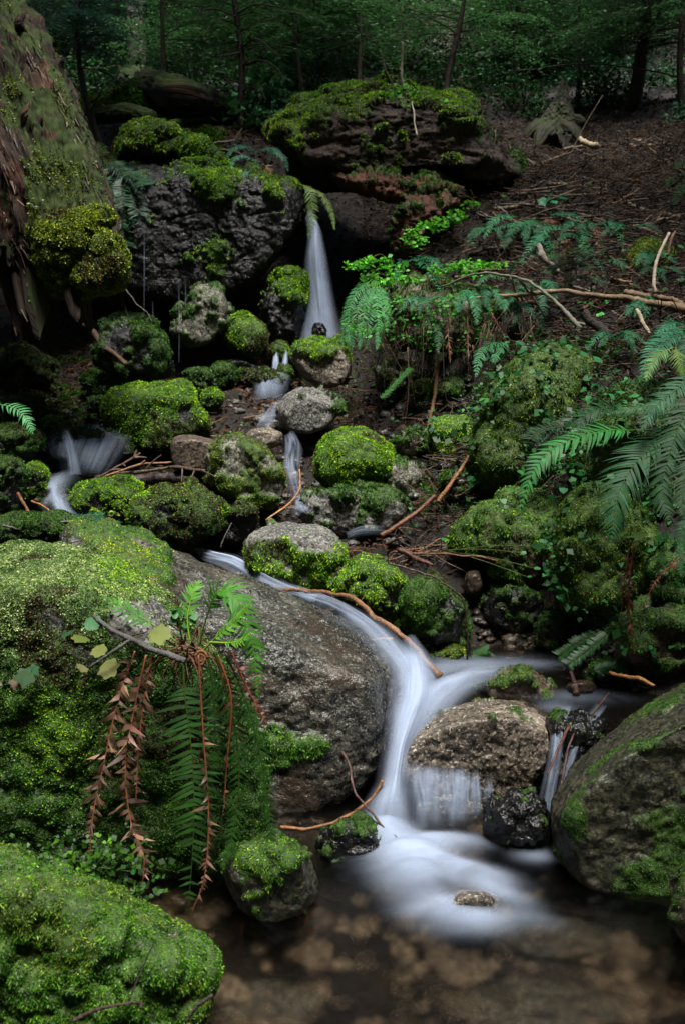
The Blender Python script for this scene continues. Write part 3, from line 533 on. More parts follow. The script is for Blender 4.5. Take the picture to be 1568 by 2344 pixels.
p3 = pebbles('side_gravel', leftline, 160, .008, .035, G_MIX); tag(p3, 'dark gravel under the left branch of the stream', 'gravel', None, 'stuff')
p4 = pebbles('bank_gravel', inbox(1090, 1400, 1250, 1475), 120, .008, .03, R_BROWN, .1); tag(p4, 'pocket of small stones at the foot of the right bank', 'gravel', None, 'stuff')
p6 = pebbles('bank_stones', inbox(835, 840, 1080, 1110), 260, .008, .035, R_DARK, .1); tag(p6, 'dark gritty stones in the black soil at the foot of the overhung bank', 'gravel', None, 'stuff')
for b_, Y_, lab_ in [((850, 835, 950, 905), 5.95, 'dark half buried stone below the shaggy fern by the waterfall'), ((930, 880, 1010, 950), 5.7, 'dark half buried stone left of the upright thin brown stick'), ((1000, 860, 1100, 950), 5.6, 'dark rough stone in the hollow left of the mossy buttress'), ((900, 990, 985, 1050), 5.2, 'dark rough stone just right of the bright moss cushion'), ((1010, 1080, 1090, 1160), 4.8, 'dark rough stone under the long orange leaning stick')]:
    boulder('dark_stone', lab_, 'stone', ell(*b_), Y_, .14, R_DARK if Y_ > 5.3 else R_BROWN, M(-.35, .5, .9, pal='dark'), wet=.5, amp=.2, grit=.01)
p5 = pebbles('ledge_gravel', inbox(1000, 1480, 1480, 1600), 90, .01, .03, R_BROWN); tag(p5, 'stones under the ledge water', 'gravel', None, 'stuff')
for k, (x, y, r) in enumerate([(-.2, 2.15, .09), (.1, 2.0, .11), (.45, 2.1, .12), (-.05, 1.85, .08), (.55, 2.4, .1), (.8, 2.2, .1), (.3, 1.8, .1), (-.15, 2.45, .08), (.75, 2.55, .09), (.62, 1.85, .1)]):
    D, F = ico(5); V = D*(1+.4*fbm(D*1.4+k*5, 4, 31))[:, None]*r*np.array((1.5, .8, .4)); c = np.array((x, y, G(x, y)+r*.2)); mb = MB()
    mb.add(V+c, None, F, (.5,)*3, wet=np.full(len(V), .4), moss=np.zeros(len(V)))
    o = mb.build('submerged_stone', [G_MIX, R_BROWN][k % 2], smooth=True); tag(o, 'brown stone lying under the pool water', 'stone', 'submerged stones')
# ------------------------------------------------------------------ wood
def pg(u, v, dy=0.): return P(u, v, g(u, v)[1]-dy)
BARK = barkmat('rotten_bark', [(.004, .003, .002), (.022, .013, .009), (.058, .034, .022), (.14, .09, .06)], sx=(22, 22, 4.5), bump=1., mosscol=(.045, .075, .010))
CEDAR = barkmat('cedar_bark', [(.05, .044, .04), (.14, .122, .11), (.26, .23, .21)], mosscol=(.04, .06, .012))
DARKWOOD = barkmat('weathered_wood', [(.014, .012, .010), (.04, .033, .028), (.08, .068, .058)], mosscol=(.03, .05, .01))
DARKBARK = barkmat('dark_bark', [(.01, .009, .008), (.025, .021, .018), (.05, .043, .036)], mosscol=(.04, .07, .01))
ROT = rockmat('rotten_wood', (.014, .009, .007), (.04, .024, .016), (.10, .062, .042), .6, .3, .8, .7, None, 1.)
RED = rockmat('red_rotten_wood', (.04, .012, .005), (.11, .032, .012), (.20, .07, .028), .7, .2, .8, .7, None, 1.)
def log(name, path, mat, ns=90, n=120, amp=.08, moss=None, tint=None, parent=None, loc=None, fz=1., twist=0., ragged=0.):
    C = spline(np.array([P(*q[:3]) if len(q) == 4 else q[:3] for q in path]), n)
    tt = np.linspace(0, 1, len(path)); s = np.linspace(0, 1, n)
    r = np.interp(s, tt, [q[3]*mpp(q[2]) if len(q) == 4 else q[4] for q in path])
    t = nrm(np.gradient(C, axis=0)); ref = np.array((0, 0, 1.)) if abs(t[0][2]) < .9 else np.array((0, 1., 0))
    A = nrm(np.cross(t, ref)); B_ = np.cross(t, A); th = np.linspace(0, 2*math.pi, ns, endpoint=False)
    d = np.r_[0, np.cumsum(np.linalg.norm(np.diff(C, axis=0), axis=1))]
    thm = th[None]+twist*s[:, None]; rm = float(np.median(r))
    flow_ = np.stack((np.cos(thm)*rm+np.zeros((n, 1)), np.sin(thm)*rm+np.zeros((n, 1)), np.broadcast_to(d[:, None], (n, ns))), -1)
    sd = int(abs(C[0, 0]*1000)) % 97
    k = 1.6/rm; q = flow_*np.array((k*1.5, k*1.5, k*.22*fz))
    fq = flow_*np.array((k*4, k*4, k*.4*fz)); fq = fq+.35*fbm(flow_*k*1.2, 3, sd+6)[..., None]
    R = r[:, None]*(1+amp*(fbm(q, 5, sd)*1.1+1.1*(1-2.2*np.abs(fbm(fq, 4, sd+1)))*.7+.25*fbm(flow_*np.array((k*14, k*14, k*2.)), 3, sd+2)))
    nr = A[:, None]*np.cos(th)[None, :, None]+B_[:, None]*np.sin(th)[None, :, None]
    V = C[:, None]+R[..., None]*nr
    if ragged: V = V+t[:, None]*(ragged*rm*fbm(flow_*np.array((k*2, k*2, 0)), 3, sd+3))[..., None]*np.where((s < .06) | (s > .94), 1, 0)[:, None, None]
    i = np.arange(n-1)[:, None]*ns; j = np.arange(ns)[None]
    Q = np.stack((i+j, i+(j+1) % ns, i+ns+(j+1) % ns, i+ns+j), -1).reshape(-1, 4)
    Vf = V.reshape(-1, 3); F = np.vstack((Q[:, :3], Q[:, [0, 2, 3]])); N_ = vnormals(Vf, F)
    if (N_*nr.reshape(-1, 3)).sum() < 0: Q = Q[:, ::-1]; F = F[:, ::-1]; N_ = -N_
    mk = np.zeros(len(Vf)) if moss is None else mossmask(Vf, N_, rm, 0, seed=sd, **moss)
    col = np.ones((len(Vf), 3)) if tint is None else tint(Vf)
    mb = MB(); fl = flow_.reshape(-1, 3)
    capV = np.vstack((C[0], C[-1])); k0 = len(Vf); jj = np.arange(ns)
    T = np.vstack((np.stack(((jj+1) % ns, jj, np.full(ns, k0)), 1), np.stack(((n-1)*ns+jj, (n-1)*ns+(jj+1) % ns, np.full(ns, k0+1)), 1)))
    mb.add(np.vstack((Vf, capV)), Q, T, np.vstack((col, col[:2])), flow=np.vstack((fl, fl[:2])), moss=np.r_[mk, 0, 0])
    o = mb.build(name, mat, parent=parent, loc=loc, smooth=True)
    return o, Vf, F, N_, mk
def reparent(o, root):
    lo = np.array(o.location); o.parent = root; o.location = lo-root_loc(root)
    for k in ('label', 'category', 'group'):
        if k in o: del o[k]
    return o
def spots_tint(sp):
    def f(V):
        u, v = proj(V); c = np.ones((len(V), 3))
        for (su, sv, ru, rv, an, col) in sp:
            a, b = u-su, v-sv; cs, sn = math.cos(an), math.sin(an)
            e = sstep(1.25, .75, np.sqrt(((a*cs+b*sn)/ru)**2+((-a*sn+b*cs)/rv)**2)+.5*fbm(V*9, 3, 3))[:, None]
            c = c*(1-e)+np.array(col)*e
        return c
    return f
an = math.atan2(500, 210)
tr = thing('rotting_tree', 'huge rotting tree trunk leaning in from the upper left, moss clump on its lower end', 'tree', P(130, 640, 5.0))
_, V_, F_, N__, mk_ = log('trunk', [(-62, 62, 5.6, 118), (-45, 110, 5.52, 140), (0, 240, 5.35, 150), (75, 440, 5.15, 150), (118, 560, 5.05, 142), (135, 640, 5.0, 105)], BARK, 190, 420, .13,
    M(-.08, .5, .9, spots=[(190, 330, 40, .5), (180, 380, 60, .3), (110, 480, 50, .25), (30, 160, 60, .4), (215, 420, 40, .5), (100, 330, 30, .4)]),
    spots_tint([(110, 200, 62, 22, an, (2.6, 2.2, 2.0)), (70, 260, 30, 14, an, (2.2, 1.9, 1.5)), (150, 340, 50, 16, an, (2., 1.5, 1.25)), (80, 420, 60, 45, an, (1.15, .75, .65)), (110, 310, 30, 14, an, (2.2, 1.6, 1.35)), (165, 400, 30, 14, an, (2., 1.5, 1.2))]), tr, ragged=1.1)
mb = MB(); s0 = .0027*5.1; w_ = np.where((mk_ > .6) & (N__[:, 1] < .4), mk_*sstep(-.1, .5, fbm(V_*7, 3, 5)), 0); pt, i_ = sample(V_, F_, w_, .8/(s0*s0)); blades(mb, pt, nrm(N__[F_[i_]].mean(1)), s0, palcol('olive', pt)*.7, k=3)
mb.build('moss', MOSS, tr)
for q_, Yq in [([(72, 560), (90, 512), (150, 500), (200, 520), (205, 590), (180, 640), (120, 610), (85, 605)], 4.82), ([(140, 520), (170, 492), (235, 488), (268, 535), (262, 585), (210, 600), (150, 580)], 4.86), ([(190, 570), (235, 545), (278, 585), (276, 640), (245, 660), (205, 650)], 4.9), ([(90, 600), (130, 590), (165, 625), (150, 660), (110, 658)], 4.84), ([(165, 600), (215, 590), (225, 650), (190, 668)], 4.84)]:
    o = boulder('moss_clump', '', '', q_, Yq, .13, BARK, M(.7, .35, .5, pal='olive', pal2=('yellow', lambda p: np.full(len(p), .18)), style='leafy', size=1., lump=1.5), p=7, amp=.22, sc=2.6); reparent(o, tr)
# splinters of the crumbling wood
ax_ = nrm(P(118, 560, 5.05)-P(-90, 0, 5.65)); w_ = np.where(N__[:, 1] < .3, sstep(-.1, .4, fbm(V_*5, 3, 15)), 0); pt, i_ = sample(V_, F_, w_, 700)
n_ = nrm(N__[F_[i_]].mean(1)); L_ = rng.uniform(.02, .09, len(pt))[:, None]; sd_ = nrm(np.cross(n_, ax_))*rng.uniform(.0015, .005, (len(pt), 1)); dd_ = nrm(ax_+n_*rng.uniform(.05, .3, (len(pt), 1))+rng.normal(0, .12, pt.shape))
mb = MB(); b_ = pt-n_*.004; mb.add(np.stack((b_-sd_, b_+sd_, b_+dd_*L_+sd_*.6, b_+dd_*L_*1.15-sd_*.3), 1).reshape(-1, 3), np.arange(4*len(pt)).reshape(-1, 4), None, np.repeat(np.array([(.03, .018, .012), (.07, .042, .028), (.15, .10, .07), (.06, .028, .018), (.04, .05, .012)])[rng.integers(0, 5, len(pt))]*rng.uniform(.5, 1.4, (len(pt), 1)), 4, 0))
mb.build('splinters', DEAD, tr)
# the left edge of the trunk is a second broken slab
slab = log('bark_slab', [(-60, 120, 5.0, 40), (-30, 300, 4.9, 46), (0, 460, 4.85, 44), (12, 600, 4.82, 26)], BARK, 60, 110, .2, M(-.25, .7, .8), spots_tint([(20, 500, 70, 16, an, (1.5, .95, .6))]), tr, ragged=.9)
for k, pts in enumerate([[(66, 100, 5.3, 13), (45, 60, 5.2, 10), (48, 40, 5.2, 7)], [(140, 190, 5.35, 9), (136, 150, 5.35, 10), (142, 138, 5.35, 8)], [(60, 300, 4.98, 9), (62, 265, 4.95, 11), (66, 240, 4.95, 5)], [(90, 315, 4.98, 5), (95, 275, 4.95, 4), (98, 262, 4.95, 1)]]):
    log('broken_spur', pts, BARK, 16, 14, .2, None, (lambda V: np.full((len(V), 3), 2.4)) if k > 1 else None, tr, ragged=1.5)
# the fallen log in the middle
lg = boulder('rotten_log', 'great fallen rotten log above the waterfall, bright moss on its left flank', 'log',
    [(592, 325, .3), (650, 265, .35), (740, 218, .3), (855, 194, .25), (965, 208, .2), (1080, 232, .15), (1100, 280, .1), (1125, 345, 0), (1095, 378, 0), (1010, 385, 0), (900, 375, .1), (780, 395, .15), (690, 385, .2), (640, 365, .25)],
    7.7, .4, ROT, M(-.74, .9, .65, spots=[(720, 280, 85, .55), (650, 320, 60, .6), (830, 215, 60, .6), (1065, 240, 36, .7), (960, 225, 60, .3), (640, 380, 50, .4), (900, 260, 70, -.5), (870, 300, 20, .5), (940, 330, 30, .3)], pal='bright', pal2=('yellow', lambda p: sstep(730, 600, proj(p)[0])*.45), size=1.),
    fr=(.86, 30, 12), bk=(.9, 0, 0), p=22, amp=.17, lvl=7, cracks=.045, sc=2.0, aniso=(.45, 1, 1.5))
lg['label'] = 'great fallen rotten log above the waterfall, bright moss on its left flank'
reparent(boulder('red_heartwood', '', '', [(740, 395), (820, 388), (930, 420), (1060, 425), (1040, 470), (960, 480), (880, 450), (780, 432)], 7.42, .2, RED, M(-.35, .4, .8, pal='dark'), amp=.2, sc=2.4, cracks=.08), lg)
reparent(boulder('red_root', '', '', [(925, 440), (1010, 440), (1060, 450), (1000, 510), (950, 560), (915, 610), (895, 600), (900, 520)], 7.3, .22, RED, M(-.4, .4, .8, pal='dark'), amp=.2, sc=2.4, cracks=.08), lg)
reparent(boulder('root_mass', '', '', [(1040, 300), (1100, 290), (1150, 340), (1200, 400), (1160, 440), (1080, 440), (1030, 400)], 7.75, .35, ROT, M(-.5, .5, .9, pal='dark'), amp=.22, p=20, cracks=.06, aniso=(.6, 1, 1.4)), lg)
reparent(boulder('wood_overhang', '', '', [(640, 350), (760, 380), (1090, 360), (1080, 420), (860, 440), (720, 440), (650, 420)], 8.15, .4, ROT, None, amp=.12), lg)
boulder('bark_chunk', 'chunk of reddish rotten wood lying on the twiggy slope', 'wood chunk', [(1228, 512), (1250, 500), (1290, 505), (1280, 525), (1235, 528)], float(g(1255, 525)[1])-.05, .06, RED, None, lvl=5)
# stump on the right
sm = thing('old_stump', 'grey weathered stump with flared roots under the far right trees', 'stump', g(1270, 320))
Ys = float(g(1270, 318)[1])
log('stump_body', [(1290, 200, Ys, 6), (1283, 240, Ys, 18), (1275, 285, Ys, 34), (1268, 335, Ys, 58)], DARKWOOD, 70, 70, .28, M(-.1, .4, .8), None, sm, twist=.6, ragged=1.)
for k, (u, v) in enumerate([(1200, 318), (1225, 345), (1330, 330), (1345, 300), (1290, 350)]):
    a = P(1270, 285, Ys); b = g(u, v); log('root', [(*a, 0, .10), (*(a*.4+b*.6+np.array((0, 0, .05))), 0, .08), (*b, 0, .03)], DARKWOOD, 20, 24, .2, M(-.1, .4, .8), None, sm)
# thin mossy fallen logs and the dark log behind the sapling
Yl = float(g(480, 290)[1])
def glog(name, lab, pts, mat, ns, n, amp, moss, tint=None):
    Q = []
    for (u, v, dy, r) in pts: a = pg(u, v, dy); Q.append((u, v, float(a[1]), r))
    tag(log(name, Q, mat, ns, n, amp, moss, tint)[0], lab, 'log')
glog('mossy_log', 'upper thin mossy log lying behind the moss topped boulder', [(395, 282, .25, 8), (480, 275, .2, 8), (565, 266, .2, 7)], DARKBARK, 24, 50, .12, M(.6, .9, .4))
glog('mossy_log', 'lower thin mossy log lying behind the moss topped boulder', [(400, 302, .2, 6), (490, 297, .2, 6), (572, 291, .2, 5)], DARKBARK, 24, 50, .12, M(.6, .9, .4))
glog('fallen_log', 'thick dark fallen log sloping down behind the tall sapling', [(290, 178, .5, 26), (380, 205, .5, 32), (470, 238, .5, 34), (540, 262, .4, 26)], DARKBARK, 50, 70, .14, M(-.1, .8, .6), spots_tint([(400, 195, 80, 12, .4, (2.5, 1.2, .7))]))
glog('fallen_log', 'short mossy log under the left hand trees', [(215, 268, .4, 15), (290, 258, .4, 18), (350, 268, .4, 12)], DARKBARK, 40, 50, .14, M(.4, .8, .5))
for k, pts in enumerate([[(260, 300, .1), (330, 290, .1), (420, 262, .15)], [(230, 250, .1), (300, 262, .15), (360, 290, .1)], [(480, 330, .1), (540, 322, .12), (620, 318, .1)], [(455, 352, .08), (520, 345, .1), (600, 372, .08)]]):
    BACKSTICKS = globals().setdefault('BACKSTICKS', []); BACKSTICKS.append(pts)
# ------------------------------------------------------------------ sticks
def stick(name, label, pts, r0, r1, col, cat='stick', mat=None, group=None, parent=None, wig=.012, ground=False, twigs=0):
    Q = np.array([P(*q) if not ground else (pg(q[0], q[1], q[2])) for q in pts]); n = 8*len(Q); C = spline(Q, n)
    C = C+wig*fbm(C*7, 3, len(label)+1)[:, None]*np.array((1, .4, 1.)); mb = MB()
    tube(mb, C, np.linspace(r0, r1, n)*(1+.15*rng.normal(size=n).cumsum()*.3).clip(.7, 1.3), 7, col, .13)
    for k in range(twigs):
        i = rng.integers(n//5, n-2); d = nrm(nrm(C[i+1]-C[i])+rng.normal(size=3)*.7); L = rng.uniform(.08, .25)*np.linalg.norm(C[-1]-C[0])
        tube(mb, spline([C[i], C[i]+d*L*.5, C[i]+d*L+np.array((0, 0, -.1*L))], 7), np.linspace(r1*.8+r0*.15, r1*.4, 7), 5, col)
    o = mb.build(name, mat or TWIG, parent, smooth=True)
    if parent is None: tag(o, label, cat, group)
    return o
OR, BR, DK, PL, GY = (.20, .085, .032), (.10, .055, .03), (.025, .017, .013), (.30, .22, .14), (.14, .127, .115)
stick('long_branch', 'long peeled orange branch lying along the water slide', [(615, 1340, 4.1), (690, 1350, 3.9), (770, 1362, 3.75), (850, 1400, 3.6), (930, 1462, 3.5), (1010, 1545, 3.4)], .006, .012, (.18, .085, .036), mat=WETTWIG)
stick('stick', 'short orange stick half under the water veil of the slide', [(795, 1482, 3.35), (840, 1462, 3.4), (905, 1455, 3.45)], .005, .006, (.3, .15, .06), mat=WETTWIG)
stick('curved_stick', 'curved wet orange stick under the granite boulder', [(640, 1895, 2.72), (720, 1888, 2.74), (800, 1862, 2.76), (850, 1828, 2.78), (880, 1782, 2.8)], .005, .007, (.17, .075, .028), mat=WETTWIG)
stick('twig', 'thin dark twig arching down the granite boulder to the foam', [(768, 1680, 2.98), (785, 1730, 2.88), (815, 1810, 2.76), (870, 1880, 2.66), (922, 1932, 2.6), (945, 1985, 2.56)], .005, .002, (.07, .035, .025), mat=WETTWIG)
stick('twig', 'short dark twig pointing at the foam from the dark wet stone', [(775, 1922, 2.68), (830, 1960, 2.64), (886, 1985, 2.62)], .004, .003, DK, mat=WETTWIG)
stick('twig', 'bent reddish twig arching out of the pool by the fringe stone', [(552, 2190, 2.3), (560, 2110, 2.36), (590, 2070, 2.42), (640, 2062, 2.48), (662, 2090, 2.5)], .003, .0035, (.06, .02, .018), mat=WETTWIG)
stick('leaning_stick', 'long orange stick leaning against the mossy bank lump', [(1105, 978, 4.75), (1070, 1050, 4.7), (1030, 1110, 4.65), (1000, 1150, 4.62)], .007, .010, OR, mat=WETTWIG)
stick('leaning_stick', 'upright thin brown stick standing against the dark bank', [(1003, 820, 5.6), (995, 900, 5.5), (985, 960, 5.4), (972, 1020, 5.3)], .012, .008, (.12, .06, .028))
stick('stick', 'orange stick lying at the ledge water by the dark boulder', [(1395, 1538, 3.3), (1440, 1555, 3.2), (1495, 1570, 3.1)], .006, .007, (.28, .13, .045), mat=WETTWIG)
stick('broken_stick', 'broken reddish stick below the leaning orange stick', [(995, 1135, 4.6), (950, 1175, 4.55), (905, 1205, 4.5), (870, 1228, 4.45)], .008, .013, (.12, .045, .02), mat=WETTWIG)
stick('stick', 'short reddish stick end in the twig tangle above the green stone', [(915, 1255, 4.3), (950, 1275, 4.25), (985, 1300, 4.2)], .013, .008, (.07, .025, .014), mat=WETTWIG)
stick('curved_stick', 'thin curved orange twig across the white rill', [(690, 1070, 4.75), (690, 1110, 4.7), (660, 1155, 4.62), (610, 1190, 4.56)], .005, .007, (.34, .15, .05), mat=WETTWIG)
stick('branch', 'long thin dark branch lying across the small stones left of mid stream', [(215, 1095, 4.95), (300, 1082, 4.9), (390, 1072, 4.86), (470, 1078, 4.75)], .009, .006, (.07, .04, .03), mat=WETTWIG, twigs=5)
stick('branch', 'second dark branch crossing the drift of twigs left of mid stream', [(200, 1105, 4.9), (270, 1070, 4.95), (320, 1040, 5.0)], .007, .009, (.10, .055, .035), mat=WETTWIG, twigs=4)
stick('branch', 'pale thin branch lying on the drift of twigs left of mid stream', [(240, 1090, 4.86), (330, 1060, 4.9), (400, 1056, 4.95)], .006, .007, (.2, .1, .06), mat=WETTWIG, twigs=3)
stick('driftwood', 'purplish bark strip beneath the branches left of mid stream', [(300, 1105, 4.95), (370, 1095, 4.95), (440, 1100, 4.9)], .035, .03, (.035, .022, .02), mat=WETTWIG)
stick('stick', 'red orange stick over the left edge mossy stone', [(40, 1130, 4.3), (75, 1180, 4.25), (85, 1195, 4.2)], .008, .007, (.18, .065, .03), mat=WETTWIG)
stick('stick', 'thin bright orange twig right of the red orange stick at left edge', [(75, 1145, 4.35), (105, 1165, 4.3), (115, 1205, 4.2)], .005, .005, (.4, .16, .06), mat=WETTWIG)
stick('twig', 'thin grey twig lying on the mossy ledge at the left edge', [(5, 1205, 4.1), (60, 1208, 4.1), (130, 1195, 4.15), (180, 1187, 4.15)], .006, .004, GY, twigs=3)
stick('broken_stick', 'broken pale ended stick in the shadow under the leaning trunk', [(195, 740, 6.0), (230, 785, 5.95), (288, 838, 5.8)], .022, .014, (.09, .055, .035))
stick('twig', 'thin twig tilted up out of the shadow near the leaning trunk', [(280, 660, 5.9), (320, 700, 5.9), (352, 735, 5.9)], .004, .003, GY)
stick('twig', 'stub standing in the twisting water right of the tan ledge', [(1255, 1770, 2.72), (1275, 1720, 2.78), (1290, 1690, 2.84), (1300, 1665, 2.9)], .003, .005, (.08, .03, .02), mat=WETTWIG)
stick('twig', 'dark twig trailing in the second trickle by the dark lichened boulder', [(1390, 1590, 3.15), (1350, 1640, 3.0), (1300, 1700, 2.86), (1280, 1800, 2.76), (1262, 1880, 2.7)], .003, .003, (.06, .025, .02), mat=WETTWIG)
stick('bark_bit', 'dark red stub of wood poking up behind the pointed brown stone', [(1300, 1545, 3.42), (1308, 1570, 3.36), (1318, 1590, 3.3)], .007, .009, (.05, .02, .014), mat=WETTWIG)
stick('twig', 'lone pale twig standing in the rill left of the pale granite stone', [(505, 1255, 4.5), (515, 1228, 4.5), (528, 1200, 4.5)], .005, .004, GY)
stick('branch', 'thin dark branch trailing over the glistening stone down to the water', [(885, 1290, 3.75), (950, 1305, 3.72), (1020, 1340, 3.7), (1060, 1390, 3.7), (1075, 1470, 3.72), (1072, 1505, 3.75)], .004, .003, (.05, .03, .022), mat=WETTWIG)
stick('branch', 'straight brown twig sticking out over the mossy right slope', [(940, 1270, 4.05), (1010, 1268, 4.05), (1100, 1274, 4.0), (1140, 1282, 4.0)], .005, .003, (.15, .075, .035))
# on the bank
stick('pale_branch', 'longest pale stripped branch lying across the right bank', [(985, 690, 5.75), (1080, 685, 5.55), (1180, 675, 5.4), (1290, 668, 5.25), (1400, 680, 5.05), (1490, 695, 4.9), (1570, 708, 4.8)], .007, .020, (.21, .145, .09), wig=.008)
stick('pale_branch', 'short thick pale log end above the longest branch at the right edge', [(1430, 668, 5.15), (1490, 678, 5.05), (1545, 688, 4.95), (1575, 715, 4.9)], .018, .020, (.20, .13, .08), wig=.006)
stick('dark_branch', 'thick black curved branch in the hollow under the pale branches', [(1335, 715, 5.0), (1380, 750, 4.95), (1420, 768, 4.9), (1475, 772, 4.85)], .022, .02, (.035, .027, .025))
stick('grey_branch', 'thick grey weathered branch end poking up between the bank ferns', [(1232, 560, 5.7), (1250, 595, 5.65), (1275, 622, 5.7)], .018, .015, (.2, .17, .15))
stick('upright_stick', 'pale bark stick standing upright near the right edge', [(1498, 672, 5.0), (1495, 620, 5.05), (1515, 570, 5.1), (1532, 532, 5.15)], .009, .008, (.42, .34, .27))
stick('upright_stick', 'brown stick standing close behind the pale upright one', [(1528, 585, 5.2), (1533, 550, 5.22), (1540, 535, 5.25)], .010, .008, (.15, .09, .06))
stick('pale_stick', 'small bare cream stick leaning above the right edge fern', [(1452, 712, 4.75), (1465, 740, 4.72), (1482, 768, 4.7)], .010, .009, (.45, .38, .26))
stick('grey_branch', 'long arching grey twig sweeping over the bank ferns', [(1010, 655, 5.8), (1080, 632, 5.6), (1150, 628, 5.45), (1230, 655, 5.3), (1290, 700, 5.15), (1330, 755, 5.05)], .006, .010, (.15, .145, .11), twigs=4)
stick('pale_stick', 'pale stick by the roots of the old stump', [(1325, 318, 10.2), (1345, 330, 10.1), (1365, 334, 10.0)], .03, .025, (.38, .3, .2))
for k, (a, b, c) in enumerate([((1450, 320), (1500, 335), (1520, 338)), ((1440, 335), (1500, 333), (1570, 330)), ((1265, 345), (1330, 335), (1390, 337)), ((1120, 358), (1160, 352), (1200, 355)), ((1540, 345), (1560, 362), (1580, 385)), ((1440, 465), (1500, 490), (1560, 500)), ((1430, 510), (1480, 530), (1510, 545)), ((1250, 420), (1330, 425), (1400, 440)), ((1130, 480), (1200, 470), (1260, 455))]):
    stick('fallen_branch', ['sun bleached branch pointing right on the ground by the old stump', 'long straight pale branch at the right edge level with the old stump', 'thin pale branch lying just in front of the old stump', 'short grey branch between the rotten log and the stump', 'pale branch end at the right edge of the slope below the stump', 'long grey branch on the upper right slope', 'pale broken branch just above the upper right fern', 'thin bent branch in mid slope below the stump', 'thin grey branch rising from the red rotten wood'][k],
          [(a[0], a[1], .05), (b[0], b[1], .08), (c[0], c[1], .05)], .018, .012, PL if k in (0, 1, 4, 6) else (.22, .17, .12), ground=True, twigs=2)
for k in range(64):
    u = rng.uniform(1080, 1590); v = rng.uniform(350, 760); L = rng.uniform(50, 190); a = rng.normal(0, .5); du, dv = L*math.cos(a), L*math.sin(a)*.7
    stick('fallen_stick', 'bare stick lying in the tangle of twigs on the right bank slope', [(u-du/2, v-dv/2, rng.uniform(.03, .12)), (u, v+rng.normal(0, 8), rng.uniform(.04, .15)), (u+du/2, v+dv/2, rng.uniform(.03, .12))], rng.uniform(.005, .011), rng.uniform(.003, .006),
          np.array([BR, GY, (.2, .13, .08), DK][k % 4])*rng.uniform(.7, 1.3), group='sticks tangled on the right bank', ground=True, twigs=3)
for k in range(60):
    u = rng.uniform(1090, 1600); v = rng.uniform(325, 600); L = rng.uniform(60, 220); a = rng.normal(0, .35)+(1.2 if k % 9 == 0 else 0); du, dv = L*math.cos(a), L*math.sin(a)*.6
    stick('fallen_stick', 'thin weathered stick on the upper twiggy slope below the old stump', [(u-du/2, v-dv/2, rng.uniform(.05, .16)), (u, v+rng.normal(0, 5), rng.uniform(.08, .2)), (u+du/2, v+dv/2, rng.uniform(.05, .16))], rng.uniform(.005, .011), rng.uniform(.003, .006),
          np.array([(.17, .13, .09), (.26, .20, .14), (.10, .075, .055), (.13, .11, .095)][k % 4])*rng.uniform(.7, 1.2), group='weathered sticks on the upper slope', ground=True, twigs=4)
for k in range(26):
    u = rng.uniform(480, 1000); v = rng.uniform(880, 1000) if k % 2 else rng.uniform(1215, 1300); u = u if k % 2 else rng.uniform(800, 1010); L = rng.uniform(40, 130); a = rng.normal(0, .5); du, dv = L*math.cos(a), L*math.sin(a)*.7
    stick('fallen_stick', 'wet dark stick caught among the stones of the upper stream bed', [(u-du/2, v-dv/2, .06), (u, v+rng.normal(0, 5), .09), (u+du/2, v+dv/2, .06)], rng.uniform(.004, .009), .003, np.array([BR, DK, (.14, .06, .03)][k % 3]), group='sticks among the stream stones', ground=True, mat=WETTWIG, twigs=3)
for pts, lab in zip(BACKSTICKS, ['long grey stick leaning over the ground left of the moss topped boulder', 'fallen grey stick under the left hand saplings', 'pale stick on the brink below the thin mossy logs', 'thin stick lying by the bluish fern on the brink']):
    stick('fallen_stick', lab, pts, .012, .006, (.16, .13, .10), ground=True, twigs=3)
def twigs_many(name, pts, L0, L1, r0, r1, cols, lift=.02, flat=.25, mat=None):
    n = len(pts); L = rng.uniform(L0, L1, n); a = rng.uniform(0, 6.283, n); d = np.stack((np.cos(a), np.sin(a), rng.normal(0, flat, n)), 1)
    r = rng.uniform(r0, r1, n); s = np.stack((-np.sin(a), np.cos(a), np.zeros(n)), 1); up = np.array((0, 0, 1.)); mb = MB()
    b = rng.normal(0, .12, n); V = []
    for t in (-.5, 0, .5):
        c = pts+d*(L*t)[:, None]+s*((b*L)*(1-4*t*t))[:, None]+up*(lift+.01*(1-2*abs(t)))
        for q in range(3):
            V.append(c+s*(r*math.cos(q*2.094))[:, None]+up*(r*math.sin(q*2.094))[:, None])
    V = np.stack(V, 1); o = np.arange(n)[:, None]*9
    Q = np.concatenate([np.stack((o[:, 0]+k*3+q, o[:, 0]+k*3+(q+1) % 3, o[:, 0]+k*3+3+(q+1) % 3, o[:, 0]+k*3+3+q), 1) for k in (0, 1) for q in range(3)])
    C = np.array(cols)[rng.integers(0, len(cols), n)]*np.exp(rng.normal(0, .3, (n, 1)))
    mb.add(V, Q, None, np.repeat(C, 9, 0)); return mb.build(name, mat or TWIG)
def scatter(n, x0, x1, y0, y1, keep=None):
    x = rng.uniform(x0, x1, n); y = y0+(y1-y0)*rng.random(n); p = np.stack((x, y, G(x, y)), 1)
    if keep is not None: p = p[keep(p)]
    return p
uvk = lambda f: (lambda p: f(*proj(p)))
lt = scatter(52000, -1, 6, 3.9, 12, uvk(lambda u, v: (u > 820+150*(v > 800)) & (u < 1680) & (v > 290) & (v < 1330) & ~((u < 1130) & (v > 770) & (v < 930))))
tag(twigs_many('twig_litter', lt, .05, .3, .0012, .004, [(.05, .028, .016), (.12, .08, .05), (.08, .07, .06), DK, (.06, .03, .016), DK], .025, .35), 'dense litter of fine dead twigs on the right bank', 'twigs', None, 'stuff')
lt = scatter(14000, -3, 1.2, 4., 9.5, uvk(lambda u, v: (u > -60) & (u < 1000)))
